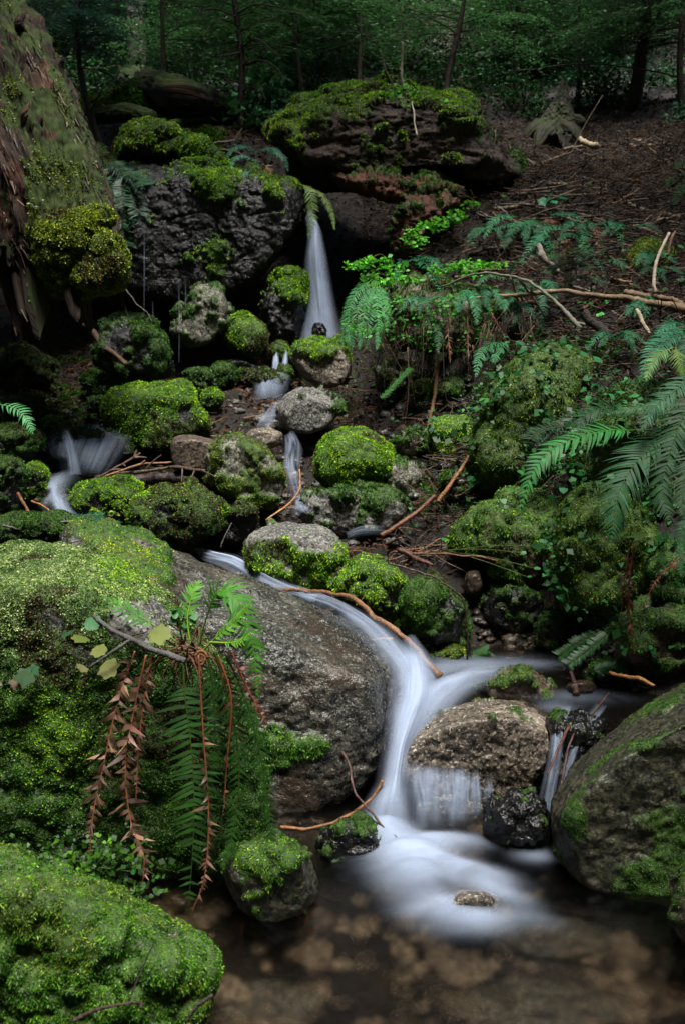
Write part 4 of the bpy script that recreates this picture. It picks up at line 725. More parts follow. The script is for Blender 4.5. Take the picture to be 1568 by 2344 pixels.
tag(twigs_many('needle_litter', lt, .03, .14, .001, .003, [BR, DK, (.12, .05, .025)], .015, .3), 'small dead twigs and needles between the stream stones', 'twigs', None, 'stuff')
# dead leaves and bark flakes on the soil
def flakes(name, pts, s, cols, mat, tilt=.5):
    mb = MB(); n = nrm(np.array((0, 0, 1.))+rng.normal(0, tilt, (len(pts), 3))); C = np.array(cols)[rng.integers(0, len(cols), len(pts))]*np.exp(rng.normal(0, .35, (len(pts), 1)))
    blades(mb, pts+np.array((0, 0, .012)), n, s, C, k=1, out=.12, asp=.7, droop=.1); return mb.build(name, mat)
lf = scatter(46000, -4, 6, 3.6, 12); lf = lf[(lambda u, v: ~((u > 820) & (u < 1130) & (v > 770) & (v < 930)))(*proj(lf))]; tag(flakes('leaf_litter', lf, .035, [(.03, .015, .009), (.05, .025, .013), (.02, .012, .008), (.10, .05, .026)], DEAD), 'brown dead leaves and bark flakes covering the forest floor', 'leaf litter', None, 'stuff')

# moss growing on the soil itself
gp = scatter(600000, -3.4, 4.2, 3.4, 10, lambda p: (fbm(p*1.6, 4, 61) > np.where(proj(p)[1] > 770, -.12, .22)) & (proj(p)[0] > -80) & (proj(p)[0] < 1660) & ((proj(p)[1] > 770)&(proj(p)[0]>960) | (proj(p)[1] < 430) & (proj(p)[0] < 700) | (proj(p)[1] > 820) & (proj(p)[0] < 460) | (rng.random(len(p)) < .06)))
mb = MB(); blades(mb, gp+np.array((0, 0, .004)), nrm(np.array((0, -.3, 1.))+rng.normal(0, .25, gp.shape)), .0034*gp[:, 1], palcol('dark', gp, sc=3.), 2, .55, .4, .2)
tag(mb.build('bank_moss', MOSS), 'patches of dark moss spreading over the soil of the banks', 'moss', None, 'stuff')
mb = MB()
for k in range(150):
    u = rng.uniform(870, 1230); v = rng.uniform(700, 800); Y = 5.6+rng.normal(0, .12)-.25*sstep(1000, 1200, u); a = P(u, v, Y); L = rng.uniform(.1, .5); e = a+np.array((rng.normal(0, .08), rng.normal(0, .04), -L))
    tube(mb, spline([a, (a+e)/2+rng.normal(0, .03, 3), e], 9), np.linspace(.003, .001, 9), 4, np.array([(.10, .06, .035), (.05, .03, .02), (.06, .07, .025)][k % 3])*rng.uniform(.5, 1.4))
tag(mb.build('hanging_roots', TWIG), 'fringe of thin dead roots and stems hanging over the black hollow of the right bank', 'roots', None, 'stuff')
# ------------------------------------------------------------------ ferns
def frond(name, pts, hw, parent, col, npair=30, mat=None, dead=0., up=(0, -.55, .8), s0=.1, sec=4, asp=.2, fwd=.45, droop=.25, stemcol=None, gap=0., sh=1.):
    """one fern frond: a stem through pts (u, v, Y) and leaflet pairs; hw = half width in picture units"""
    Q = np.array([P(*q) for q in pts]); C = spline(Q, 80); Ym = float(np.mean(Q[:, 1])); W = hw*mpp(Ym)
    t = nrm(np.gradient(C, axis=0)); up = np.array(up, float); la = nrm(np.cross(t, up)); no = nrm(np.cross(la, t)); mb = MB()
    L = np.linalg.norm(np.diff(C, axis=0), axis=1).sum()
    tube(mb, C, np.linspace(max(.0028, L*.004), .0008, 80), 5, stemcol or tuple(np.array(col)*np.array((2.0, 1.15, .8))), 0)
    s = np.repeat(np.linspace(s0, .99, npair), 2)+rng.normal(0, .004, npair*2); sd = np.tile((1., -1.), npair); s = np.clip(s, 0, 1)
    if gap: k_ = rng.random(len(s)) > gap; s, sd = s[k_], sd[k_]
    m = len(s); x = np.clip((s-s0)/(1-s0), 0, 1); prof = np.minimum(1, .55+x*3.2)*np.clip(1-x**2.3, 0, 1)**.75+.05
    ln = W*prof*np.where(rng.random(m) < .05, .55, rng.uniform(.82, 1.1, m))*(1 if not dead else rng.uniform(.6, 1.15, m))
    f = s*79; i = np.minimum(f.astype(int), 78); fr = (f-i)[:, None]
    b = C[i]*(1-fr)+C[i+1]*fr; T_, A_, N_ = t[i], la[i]*sd[:, None], no[i]
    if dead:
        ph = rng.normal(0, .9*min(1, dead*1.6), m)[:, None]; A_, N_ = A_*np.cos(ph)+N_*np.sin(ph), N_*np.cos(ph)-A_*np.sin(ph)
    else: A_ = A_+N_*rng.normal(0, .13, (m, 1)); droop = droop*rng.uniform(.4, 1.9, m)
    fw = fwd+.25*x[:, None]+rng.normal(0, .07, (m, 1))
    d = nrm(A_*(1-.25*fw)+T_*fw+N_*.12+rng.normal(0, .05+.42*dead, (m, 3)))
    wd = np.maximum(ln*asp, L*.4/npair); wd = wd if dead else np.minimum(wd, L*(1-s0)*.74/npair); wdir = nrm(T_-d*(T_*d).sum(1, keepdims=True))
    nn = np.cross(d, wdir)*sd[:, None]
    prw = np.array([.75, 1., .8, .45, 0.]) if sec == 4 else np.array([.8, .9, 0.])
    u = np.linspace(0, 1, len(prw)); V = []
    tw = rng.normal(0, 2.2, m)*dead; cl = rng.uniform(.4, 3.2, m)*dead; ln = ln*(1+.35*(dead > .5))
    for k, uu in enumerate(u):
        th = cl*uu
        off = d*(ln*uu*(np.cos(th*.6)))[:, None]-N_*(ln*(droop*uu*uu+np.sin(th)*.5*uu))[:, None]+T_*(ln*.12*uu*uu*(1+2*dead))[:, None]
        a = tw*uu; w_ = wdir*np.cos(a)[:, None]+nn*np.sin(a)[:, None]; h = .5*wd*prw[k]
        c = b+off
        V += [c-w_*h[:, None]+N_*(h*.3*sd*0)[:, None], c+w_*h[:, None]+nn*(h*.35)[:, None]]
    V = np.stack(V, 1); K = len(prw)*2; o = np.arange(m)[:, None]*K
    Qd = np.concatenate([np.concatenate((o+2*k, o+2*k+1, o+2*k+3, o+2*k+2), 1) for k in range(len(prw)-1)])
    cc = np.array(col)*np.exp(rng.normal(0, .16+.5*dead, (m, 1)))*(1+rng.normal(0, .06, (m, 3)))
    mb.add(V, Qd, None, np.repeat(cc, K, 0))
    return mb.build(name, mat or (DEAD if dead else LEAF), parent)
TEAL, GREEN, LIME, DKG, BRN = (.028, .16, .068), (.03, .135, .022), (.085, .27, .03), (.016, .062, .010), (.12, .068, .042)
def fern(label, base, fr, col=TEAL, hw=18, npair=26, group=None, sec=2, **k):
    r = thing('sword_fern', label, 'fern', base, group)
    for f in fr:
        pts, o = (f, {}) if not isinstance(f, tuple) or not isinstance(f[1], dict) else f
        kk = dict(k); kk.update(o); c = kk.pop('col', np.array(col)*rng.uniform(.75, 1.3)); w_ = kk.pop('hw', hw); n_ = kk.pop('npair', npair)
        frond('dead_frond' if kk.get('dead') else 'frond', pts, w_, r, c, n_, sec=kk.pop('sec', sec), **kk)
    return r
def yy(pts, y0, y1):
    n = len(pts); return [(u, v, y0+(y1-y0)*i/(n-1)) for i, (u, v) in enumerate(pts)]
# near left: living tuft with hanging old and dead fronds
f0 = fern('green sword fern on the left boulder with hanging fronds and curled dead brown ones', P(440, 1490, 2.62), [
    (yy([(450, 1510), (470, 1425), (500, 1355), (545, 1375), (578, 1470), (592, 1600)], 2.48, 2.38), dict(col=(.05, .19, .018), hw=58, npair=34, s0=.28)),
    (yy([(455, 1500), (500, 1455), (545, 1415), (576, 1382)], 2.43, 2.33), dict(col=(.10, .30, .03), hw=42, npair=13, s0=.3, asp=.24, fwd=.7)),
    (yy([(440, 1490), (430, 1420), (440, 1365), (455, 1330)], 2.50, 2.58), dict(col=(.09, .25, .03), hw=34, npair=12, s0=.4, asp=.25)),
    (yy([(420, 1480), (350, 1430), (300, 1400), (240, 1368)], 2.53, 2.53), dict(col=(.06, .17, .035), hw=38, npair=11, s0=.35, asp=.24)),
    (yy([(480, 1470), (540, 1470), (575, 1450)], 2.38, 2.33), dict(col=(.12, .36, .035), hw=24, npair=14, s0=.3)),
    (yy([(418, 1490), (425, 1600), (440, 1730), (445, 1880), (432, 2085)], 2.46, 2.30), dict(col=(.016, .055, .007), hw=78, npair=38, s0=.2, asp=.17, fwd=.1, gap=.12)),
    (yy([(490, 1490), (525, 1600), (548, 1750), (535, 1900), (508, 2000)], 2.43, 2.32), dict(col=(.016, .058, .007), hw=42, npair=36, s0=.12, asp=.2)),
    (yy([(520, 1500), (570, 1620), (600, 1750), (618, 1880), (622, 1975)], 2.40, 2.32), dict(col=(.014, .052, .007), hw=36, npair=36, s0=.1, asp=.2)),
    (yy([(475, 1490), (490, 1600), (492, 1720), (470, 1840)], 2.44, 2.38), dict(col=(.013, .048, .007), hw=44, npair=28, s0=.12, asp=.2)),
    (yy([(310, 1490), (272, 1600), (238, 1750), (215, 1860), (206, 1965)], 2.44, 2.30), dict(col=BRN, hw=40, npair=52, dead=.62, asp=.33, s0=.06)),
    (yy([(335, 1500), (305, 1640), (288, 1760), (300, 1880), (330, 1960), (326, 2035)], 2.44, 2.30), dict(col=BRN, hw=42, npair=60, dead=.66, asp=.33, s0=.06)),
    (yy([(350, 1500), (330, 1600), (318, 1720), (312, 1830)], 2.46, 2.36), dict(col=(.10, .055, .034), hw=30, npair=46, dead=.62, asp=.33, s0=.06)),
    (yy([(455, 1500), (466, 1680), (478, 1860), (470, 2000), (442, 2085)], 2.38, 2.26), dict(col=(.11, .06, .036), hw=28, npair=50, dead=.62, asp=.32, gap=.3)),
    (yy([(530, 1490), (560, 1560), (590, 1620), (612, 1660)], 2.34, 2.30), dict(col=(.09, .035, .022), hw=20, npair=26, dead=.7, asp=.4)),
    (yy([(500, 1500), (530, 1600), (520, 1750), (512, 1860)], 2.36, 2.30), dict(col=(.11, .045, .026), hw=22, npair=26, dead=.6, asp=.36, gap=.3)),
    ], sec=4)
mb = MB()
for k in range(70):
    a = P(430+rng.normal(0, 22), 1490+rng.normal(0, 12), 2.48+rng.normal(0, .02)); d = nrm(rng.normal(size=3)*np.array((1, .5, .6))+np.array((0, -.2, -.2))); L = rng.uniform(.03, .1)
    tube(mb, spline([a, a+d*L*.5, a+d*L+np.array((0, 0, -.3*L))], 6), np.linspace(.003, .001, 6), 4, np.array((.12, .06, .035))*rng.uniform(.5, 1.5))
mb.build('root_crown', TWIG, f0)
mb = MB(); tt = np.linspace(0, 4.2*math.pi, 60); c = P(462, 1505, 2.4)
tube(mb, c+np.stack((np.cos(tt)*.016*(1-tt/16), -np.sin(tt)*.0+tt*0-.01, np.sin(tt)*.022*(1-tt/16)), 1), .004, 6, (.2, .09, .04)); mb.build('fiddlehead', TWIG, f0)
# by the waterfall
fern('shaggy sword fern drooping over the bank just right of the waterfall foot', P(860, 640, 5.8), [
    yy([(852, 640), (815, 668), (790, 730), (782, 805)], 5.8, 5.55), yy([(855, 642), (828, 680), (812, 740), (804, 812)], 5.8, 5.5), yy([(860, 645), (848, 690), (842, 740), (838, 800)], 5.8, 5.5),
    yy([(866, 648), (876, 680), (885, 720), (886, 770)], 5.8, 5.55), yy([(850, 640), (805, 690), (798, 760), (800, 800)], 5.75, 5.5), yy([(862, 645), (862, 700), (866, 760), (862, 800)], 5.75, 5.5), yy([(858, 642), (838, 700), (826, 760), (822, 800)], 5.7, 5.45)], (.035, .19, .05), 18, 32)
fern('pair of yellow green fern fronds dangling beside the top of the waterfall', P(690, 425, 6.95), [
    (yy([(688, 422), (708, 436), (716, 490), (706, 545)], 6.75, 6.6), dict(hw=20)), (yy([(695, 424), (735, 445), (758, 485), (766, 526)], 6.8, 6.65), dict(hw=12))], (.085, .16, .03), 16, 26, s0=.15)
fern('bluish fern on the brink above the dripping rock face', P(590, 385, 7.4), [
    yy([(600, 352), (560, 335), (535, 340), (520, 360)], 7.4, 7.2), yy([(605, 385), (565, 358), (540, 362), (527, 385)], 7.3, 7.1), yy([(610, 372), (628, 350), (648, 360), (660, 392)], 7.3, 7.2), yy([(590, 345), (625, 340), (645, 352)], 7.5, 7.4),
    yy([(580, 390), (560, 395), (545, 405), (540, 420)], 7.1, 7.0), (yy([(600, 375), (615, 385), (622, 402)], 7.2, 7.1), dict(col=(.15, .08, .04), dead=.4))], (.035, .15, .085), 15, 20)
fern('small light green fern frond poking in at the left edge', P(-10, 930, 4.3), [yy([(-20, 922), (35, 935), (62, 960), (76, 992)], 4.3, 4.2)], (.05, .2, .07), 26, 16, sec=4)
# ferns of the right bank
def bank(u, v, d=.15): return min(float(g(u, v)[1]), 5.75 if (850 < u < 1250 and 630 < v < 810) else 99)-d
def bf(label, fr, hw=13, col=TEAL, **k):
    hw = hw*1.35
    c = [q for f in fr for q in (f[0] if isinstance(f, tuple) else f)]; b = fr[0][0][0] if isinstance(fr[0], tuple) else fr[0][0]
    out = []
    for f in fr:
        p_, o_ = f if isinstance(f, tuple) else (f, {}); y0 = bank(*p_[0], .18)
        n = len(p_); ys = [min(y0-.05*i-.12*i/(n-1), bank(*q, .16)) for i, q in enumerate(p_)]
        arch = [(u, v-9*math.sin(math.pi*i/(n-1)) if n > 2 else v, y) for i, ((u, v), y) in enumerate(zip(p_, ys))]
        out.append((arch, o_))
    return fern(label, P(*b, bank(*b, .1)), out, col, hw, 24, **k)
bf('largest bank fern, teal fronds fanning left and down in the upper right slope', [[(1290, 520), (1261, 526), (1239, 548), (1229, 582)], [(1225, 500), (1204, 529), (1202, 565)], [(1198, 510), (1172, 536), (1153, 570)], [(1185, 496), (1134, 508), (1106, 545)], [(1255, 491), (1293, 498), (1350, 506)], [(1250, 530), (1225, 560), (1190, 600)], [(1215, 520), (1255, 560), (1262, 600)], [(1230, 505), (1190, 520), (1120, 525)]], 14)
bf('bank fern with long fronds hanging forward, right of the largest bank fern', [[(1337, 520), (1331, 550), (1345, 580), (1378, 618)], [(1360, 513), (1407, 520), (1425, 572)], [(1375, 602), (1407, 604), (1438, 615)], [(1350, 510), (1335, 560), (1322, 610)], ([(1362, 525), (1368, 545), (1370, 575)], dict(dead=.4, col=(.16, .085, .05))), ([(1300, 540), (1296, 570), (1290, 600)], dict(dead=.4, col=(.14, .07, .04)))], 15)
bf('single drooping fern frond left of the longest pale branch', [[(1068, 662), (1084, 690), (1092, 742)], [(1072, 660), (1055, 690), (1048, 715)]], 15)
bf('short fern frond hanging in front of the middle of the longest pale branch', [[(1185, 665), (1163, 684), (1153, 712)], [(1190, 668), (1180, 680), (1168, 690)]], 14)
bf('broad fern frond hanging across the longest pale branch', [[(1235, 645), (1246, 690), (1236, 750)], [(1240, 640), (1262, 660), (1270, 690)], [(1230, 650), (1205, 660), (1190, 672)]], 16)
fern('fern frond hanging over the dark hollow under the twig tangle', P(1160, 780, 5.35), [yy([(1165, 785), (1120, 790), (1098, 818), (1088, 862)], 5.35, 5.1), yy([(1160, 782), (1140, 800), (1128, 830)], 5.35, 5.2)], (.03, .16, .06), 24, 20)
bf('small shaded fern in the slope near the upper right edge', [[(1590, 400), (1545, 415), (1520, 430)], [(1590, 410), (1560, 440), (1540, 470)], [(1600, 395), (1570, 380), (1540, 385)]], 14, DKG)
bf('fern tucked behind the long arching grey twig', [[(1160, 640), (1120, 640), (1085, 655)], [(1165, 640), (1200, 650), (1225, 640)], [(1160, 636), (1180, 610), (1210, 600)]], 12, (.03, .12, .05))
bf('dim fern among vines below the bright shrub', [[(985, 720), (1000, 760), (1003, 810)], ([(1030, 700), (1025, 760), (1030, 830)], dict(dead=.4, col=(.15, .075, .04))), ([(1075, 720), (1070, 770), (1072, 820)], dict(dead=.4, col=(.13, .065, .035)))], 13, (.02, .09, .03))
bf('blue green fern frond reaching down through the bright shrub', [[(945, 590), (975, 615), (1008, 668)], [(950, 585), (985, 600), (1020, 625)], [(945, 595), (920, 610), (905, 640)]], 14)
fern('lush sword fern at the right edge, long fronds sweeping down the bank', P(1560, 980, 3.4), [
    (yy([(1450, 985), (1380, 988), (1290, 1015), (1225, 1070), (1188, 1170)], 3.5, 3.3), dict(hw=52, npair=36, col=(.025, .15, .03), s0=.06)),
    (yy([(1570, 985), (1510, 1010), (1450, 1065), (1412, 1140), (1398, 1240)], 3.3, 3.1), dict(hw=82, npair=40, col=(.014, .075, .022), s0=.05)),
    (yy([(1600, 890), (1560, 960), (1532, 1040), (1515, 1120), (1530, 1190)], 3.2, 3.0), dict(hw=66, npair=38, col=(.015, .058, .017), s0=.05)),
    (yy([(1600, 1010), (1575, 1060), (1562, 1120), (1560, 1180)], 3.1, 3.0), dict(hw=50, npair=32, col=(.03, .075, .028), s0=.05)),
    (yy([(1460, 950), (1390, 935), (1340, 950), (1322, 990)], 3.7, 3.6), dict(hw=40, npair=28, col=(.016, .06, .018), s0=.06)),
    (yy([(1570, 922), (1480, 930), (1400, 945)], 3.5, 3.5), dict(hw=30, npair=30, col=(.03, .10, .03), s0=.06)),
    (yy([(1590, 850), (1550, 890), (1500, 930), (1470, 980)], 3.3, 3.2), dict(hw=48, npair=30, col=(.022, .10, .04), s0=.05)),
    (yy([(1570, 1260), (1540, 1290), (1500, 1330), (1470, 1390)], 3.4, 3.3), dict(hw=20, npair=24, col=(.12, .045, .026), dead=.5)),
    (yy([(1450, 1250), (1440, 1320), (1440, 1400), (1452, 1500)], 3.35, 3.25), dict(hw=24, npair=30, col=(.10, .035, .022), dead=.4, asp=.3)),
    (yy([(1440, 1240), (1428, 1330), (1420, 1430)], 3.4, 3.3), dict(hw=18, npair=24, col=(.08, .03, .02), dead=.5))], sec=4, fwd=.55)
fern('bright bluish fern high on the right edge above the lush sword fern', P(1570, 770, 4.2), [
    yy([(1590, 752), (1530, 762), (1485, 805), (1462, 875)], 4.2, 4.0), yy([(1580, 756), (1530, 780), (1500, 820), (1482, 880)], 4.15, 3.95), yy([(1590, 758), (1570, 790), (1556, 850)], 4.1, 4.0),
    (yy([(1540, 795), (1510, 812), (1488, 840), (1478, 872)], 4.0, 3.9), dict(col=(.10, .22, .06))), (yy([(1545, 795), (1552, 820), (1562, 862)], 3.95, 3.9), dict(col=(.13, .24, .05))), yy([(1570, 745), (1540, 740), (1500, 765)], 4.3, 4.2)], (.022, .13, .065), 28, 28, sec=4)
fern('fern frond hanging at the very right edge over the dark hollow', P(1580, 1180, 3.3), [yy([(1585, 1160), (1560, 1210), (1555, 1270), (1558, 1320)], 3.3, 3.2)], (.025, .13, .05), 22, 24, sec=4)
# ------------------------------------------------------------------ leafy plants
def lobed(mb, c, n, d, size, col, lobes=5, depth=.35, cup=.2):
    n = nrm(n); d = nrm(d-n*np.dot(d, n)); s = np.cross(n, d); k = 26; th = np.linspace(-math.pi*.86, math.pi*.86, k)
    r = (1-depth*np.abs(np.sin(th*lobes/2.))**1.3)*(1-.35*np.abs(th/math.pi)**2)*(1+.05*rng.normal(size=k)); r *= size*.55
    V = c+d*(size*.42)+d*(r*np.cos(th))[:, None]+s*(r*np.sin(th))[:, None]-n*(cup*r*r/size*(.6+.8*np.cos(th*2)))[:, None]
    V = np.vstack((V, c+d*size*.1)); T = np.stack((np.arange(k-1), np.arange(1, k), np.full(k-1, k)), 1)
    mb.add(V, None, T, np.array(col)*math.exp(rng.normal(0, .15)))
def herb(label, base, leaves, col, name='leafy_plant', lobes=5, depth=.35, cat='plant', group=None, n0=(0, -.45, .9)):
    r = thing(name, label, cat, base, group)
    ms = MB()
    for l in leaves:
        u, v, Y, s = l[:4]; c = P(u, v, Y); S_ = s*mpp(Y); m = MB(); n = np.array(n0)+rng.normal(0, .38, 3); d = np.array((u-leaves[0][0]+rng.normal(0, 12), 0, -.0-rng.random()*20))*.02+np.array((rng.normal(0, .6), -.8, -.2))
        lobed(m, c, n, d, S_*.78, np.array(l[4] if len(l) > 4 else col)*.75, lobes, depth); m.build('leaf', LEAF2, r)
        tube(ms, spline([base+rng.normal(0, .004, 3), (base+c)/2+np.array((0, 0, .01)), c], 8), .0016, 4, (.09, .12, .03))
    ms.build('stem', LEAF2, r)
    return r
herb('yellowing lobed leaves hanging on the left mossy boulder above the dead brown fronds', P(250, 1490, 2.66), [(205, 1410, 2.50, 62, (.06, .2, .07)), (170, 1440, 2.50, 50, (.06, .2, .07)), (195, 1455, 2.48, 60, (.20, .25, .05)), (215, 1480, 2.46, 56, (.24, .28, .06)), (340, 1445, 2.45, 82, (.20, .24, .05)), (235, 1515, 2.42, 74, (.20, .21, .07)), (190, 1520, 2.44, 44, (.2, .2, .08))], (.2, .25, .05), lobes=7, depth=.22)
herb('torn browning leaf pair at the left edge of the mossy boulder', P(30, 1530, 2.7), [(60, 1525, 2.50, 70, (.10, .20, .09)), (45, 1545, 2.50, 50, (.2, .12, .07)), (85, 1520, 2.52, 44, (.08, .24, .1)), (5, 1560, 2.50, 40, (.25, .22, .1))], (.1, .2, .08), lobes=5)
herb('little clover like leaves growing on the pale moss beside the left edge', P(30, 1450, 2.75), [(25+rng.normal(0, 22), 1445+rng.normal(0, 28), 2.6, 18) for k in range(14)], (.06, .2, .03), lobes=3)
herb('small bright round leaves in the dark gap above the bottom left moss', P(120, 1990, 2.3), [(40, 1940, 2.25, 26, (.05, .3, .03)), (145, 1962, 2.22, 44, (.04, .34, .03)), (180, 1982, 2.24, 22), (215, 2005, 2.2, 24), (300, 1995, 2.25, 18), (285, 2080, 2.2, 20)], (.03, .2, .03), lobes=2, depth=.1)
mb = MB(); pts = np.array([P(170+rng.normal(0, 75), 2005+rng.normal(0, 40)+0, 2.22+rng.normal(0, .03)) for k in range(420)]); pts[:, 2] -= 0
cc = palcol('dark', pts); blades(mb, pts, np.tile((0, -.4, .9), (len(pts), 1)), .014, cc, 3, .3, .8, .2); tag(mb.build('creeping_plant', LEAF2), 'mat of tiny dark green leaves in the gap under the left mossy boulder', 'ground cover', None, 'stuff')
herb('fresh green leaf sprigs beside the fern base on the left mossy boulder', P(410, 1440, 2.7), [(rng.uniform(360, 440), rng.uniform(1385, 1450), 2.66, rng.uniform(22, 34)) for k in range(14)], (.06, .22, .04), lobes=3, depth=.3)
herb('palm shaped bright leaf standing alone high on the right slope', pg(1258, 480, .05), [(1235, 452, bank(1258, 470, .15), 34), (1255, 447, bank(1258, 470, .2), 40), (1275, 452, bank(1258, 470, .15), 34), (1262, 458, bank(1258, 470, .22), 30)], (.05, .32, .12), lobes=5, depth=.3)
for k, (lab, lv) in enumerate([('three leaflet plant on the right bank below the bluish edge fern', [(1395, 900, 26), (1420, 895, 34), (1440, 905, 34), (1412, 915, 36), (1350, 905, 22)]), ('spreading light leaves just left of the lush sword fern base', [(1430, 868, 30), (1375, 820, 34), (1345, 810, 30), (1455, 860, 34), (1400, 840, 22)]),
        ('small leaves at the tip of the long green frond over the right bank', [(1185, 1075, 26), (1195, 1068, 20), (1175, 1120, 18), (1150, 1140, 22), (1160, 1155, 18)]), ('leaf sprig under the long green frond on the right bank', [(1290, 1115, 30), (1320, 1125, 28), (1270, 1140, 26), (1300, 1140, 24), (1250, 1050, 20)]),
        ('pale leaves beside the hanging fronds low on the right bank', [(1370, 1100, 24), (1390, 1085, 26), (1350, 1085, 24), (1330, 1060, 28), (1380, 1170, 24)]), ('drooping yellow green leaves under the right edge ferns', [(1440, 1225, 44), (1460, 1215, 50), (1425, 1215, 34), (1480, 1275, 40)]),
        ('leaf cluster above the hollow at the centre of the right bank', [(1180, 780, 20), (1200, 790, 22), (1215, 800, 24), (1195, 815, 22), (1160, 770, 16)]), ('heart shaped leaves near the upright pale stick at the right edge', [(1545, 580, 26), (1555, 600, 28), (1530, 605, 22), (1480, 625, 26), (1550, 560, 22)]),
        ('small leaf trio in mid slope just below the pale branches', [(1325, 700, 26), (1345, 695, 30), (1310, 712, 22), (1350, 745, 20)]), ('lone bright leaf sprig on the mossy slope above the gravel pocket', [(1010, 1230, 22), (1190, 1265, 18), (1220, 1300, 22), (1205, 1320, 16), (1240, 1250, 16)]),
        ('scattered light green leaves around the stub of the longest pale branch', [(1150, 445, 16), (1200, 440, 16), (1130, 470, 14), (1300, 440, 18), (1340, 425, 18)])]):
    cy = {0: 3.6, 1: 3.9, 2: 4.0, 3: 3.8, 4: 3.5, 5: 3.25, 6: 5.0, 9: 4.0}.get(k); u0, v0 = lv[0][:2]; Yq = cy or bank(u0, v0, .1)
    if k == 10: lab = 'scattered light green seedling leaves on the slope below the old stump'
    herb(lab, P(u0, v0+30, Yq+.12), [(u, v, Yq-rng.random()*.05, s) for u, v, s in lv], [(.05, .26, .06), (.05, .24, .08), (.05, .26, .05), (.04, .22, .07), (.06, .2, .06), (.10, .2, .03), (.04, .26, .09), (.04, .26, .02), (.03, .26, .10), (.05, .24, .05), (.06, .3, .02)][k], lobes=[3, 5, 3, 3, 3, 5, 5, 2, 3, 2, 2][k], depth=.25)
def shrub(label, tufts, col, base, size=.02, name='bright_shrub', tw=(.06, .05, .02), n0=(0, -.25, 1.), group=None, cat='shrub'):
    """twigs from the base to each tuft (u, v, Y, ru, rv, n) and small oval leaves round it"""
    r = thing(name, label, cat, base, group); ml = MB(); mt = MB()
    for (u, v, Y, ru, rv, n) in tufts:
        e = P(u, v, Y); mid = (e+base)/2+np.array((0, 0, .06))+rng.normal(0, .03, 3); C = spline([base, mid, e], 14); tube(mt, C, np.linspace(.005, .002, 14), 4, tw)
        a = rng.uniform(0, 6.28, n); q = np.sqrt(rng.random(n)); p = np.array([P(u+ru*q[i]*math.cos(a[i]), v+rv*q[i]*math.sin(a[i]), Y+rng.normal(0, .05)) for i in range(n)])
        for k in range(max(2, n//12)): tube(mt, spline([C[rng.integers(8, 14)], (e+p[k])/2, p[k]], 6), .0012, 3, tw)
        nn = nrm(np.array(n0)+rng.normal(0, .28, (n, 3))); blades(ml, p, nn, size, np.array(col)*np.exp(rng.normal(0, .22, (n, 1))), 2, .12, .72, .15)
    mt.build('stem', TWIG, r); ml.build('foliage', LEAF2, r); return r
BRT = (.085, .36, .02)
Yb = 6.1
shrub('lime green small leaved shrub sprays reaching over the cave mouth right of the waterfall', [(815, 607, Yb-.1, 26, 10, 46), (838, 598, Yb-.1, 18, 12, 34), (880, 600, Yb, 20, 14, 34), (870, 650, Yb-.1, 40, 10, 52), (920, 640, Yb-.1, 40, 10, 44), (905, 615, Yb, 26, 14, 34), (850, 630, Yb, 26, 10, 30)], BRT, pg(930, 670, .05), .026)
shrub('upright lime green sprig with fresh leaves in front of the red rotten wood', [(950, 550, 6.6, 28, 16, 44), (940, 530, 6.6, 14, 12, 20), (965, 515, 6.7, 14, 10, 20)], BRT, pg(935, 600, .05), .03)
shrub('lime green leafy branch spreading to the right of the red rotten wood', [(1000, 515, 7.0, 24, 16, 50), (1035, 500, 7.1, 28, 14, 50), (1050, 490, 7.1, 20, 12, 34), (1080, 470, 7.3, 22, 12, 20)], BRT, pg(985, 545, .05), .028)
shrub('flat bright green leafy twig stretched across the bank below the largest bank fern', [(1070, 605, 5.9, 40, 9, 60), (1120, 605, 5.8, 40, 7, 50), (1010, 615, 5.9, 34, 10, 36), (1080, 625, 5.8, 30, 8, 30)], BRT, pg(1050, 640, .1), .024)
shrub('straggly vine shrub with tiny pale leaves in a net of hanging stems', [(rng.uniform(880, 1120), rng.uniform(680, 800), 5.5, 26, 12, 14) for k in range(40)], (.06, .26, .03), pg(1000, 680, .1), .02, tw=(.06, .085, .02))
shrub('few fresh leaves scattered over the shaggy fern by the fall', [(rng.uniform(790, 880), rng.uniform(690, 770), 5.45, 14, 6, 6) for k in range(8)], (.08, .36, .04), pg(880, 700, .15), .02)
shrub('light green leaves sprouting along the top of the fallen rotten log', [(930, 205, 7.6, 40, 10, 34), (890, 220, 7.5, 30, 12, 30), (990, 212, 7.6, 30, 8, 20), (1015, 238, 7.4, 10, 8, 8), (930, 240, 7.4, 20, 20, 14)], (.10, .32, .03), P(940, 225, 7.7), .04)
mb_tw = [(880, 185, 7.8), (862, 150, 7.8), (850, 130, 7.8)]
stick('dead_twig', 'pale broken dead twig standing on top of the rotten log', [(925, 205, 7.7), (917, 150, 7.7), (922, 95, 7.7)], .012, .008, (.3, .25, .18), twigs=2)
stick('dead_twig', 'dark crooked twig standing on the rotten log left of the pale one', [(905, 210, 7.7), (880, 160, 7.7), (868, 120, 7.75)], .010, .005, (.05, .035, .03), twigs=2)
stick('root', 'thin white rootlet hanging down the face of the rotten log', [(940, 235, 7.3), (948, 270, 7.22), (955, 310, 7.18)], .005, .006, (.45, .4, .35))
stick('twig', 'upright thin pale twig at the right end of the rotten log', [(1133, 362, 7.6), (1131, 325, 7.6), (1130, 300, 7.6)], .006, .006, (.35, .28, .22))
stick('grey_twig', 'forked grey twig lying on the left boulder among the yellowing leaves', [(212, 1412, 2.5), (250, 1445, 2.45), (310, 1472, 2.4), (370, 1490, 2.37), (428, 1510, 2.35)], .006, .007, (.085, .08, .075), wig=.006)
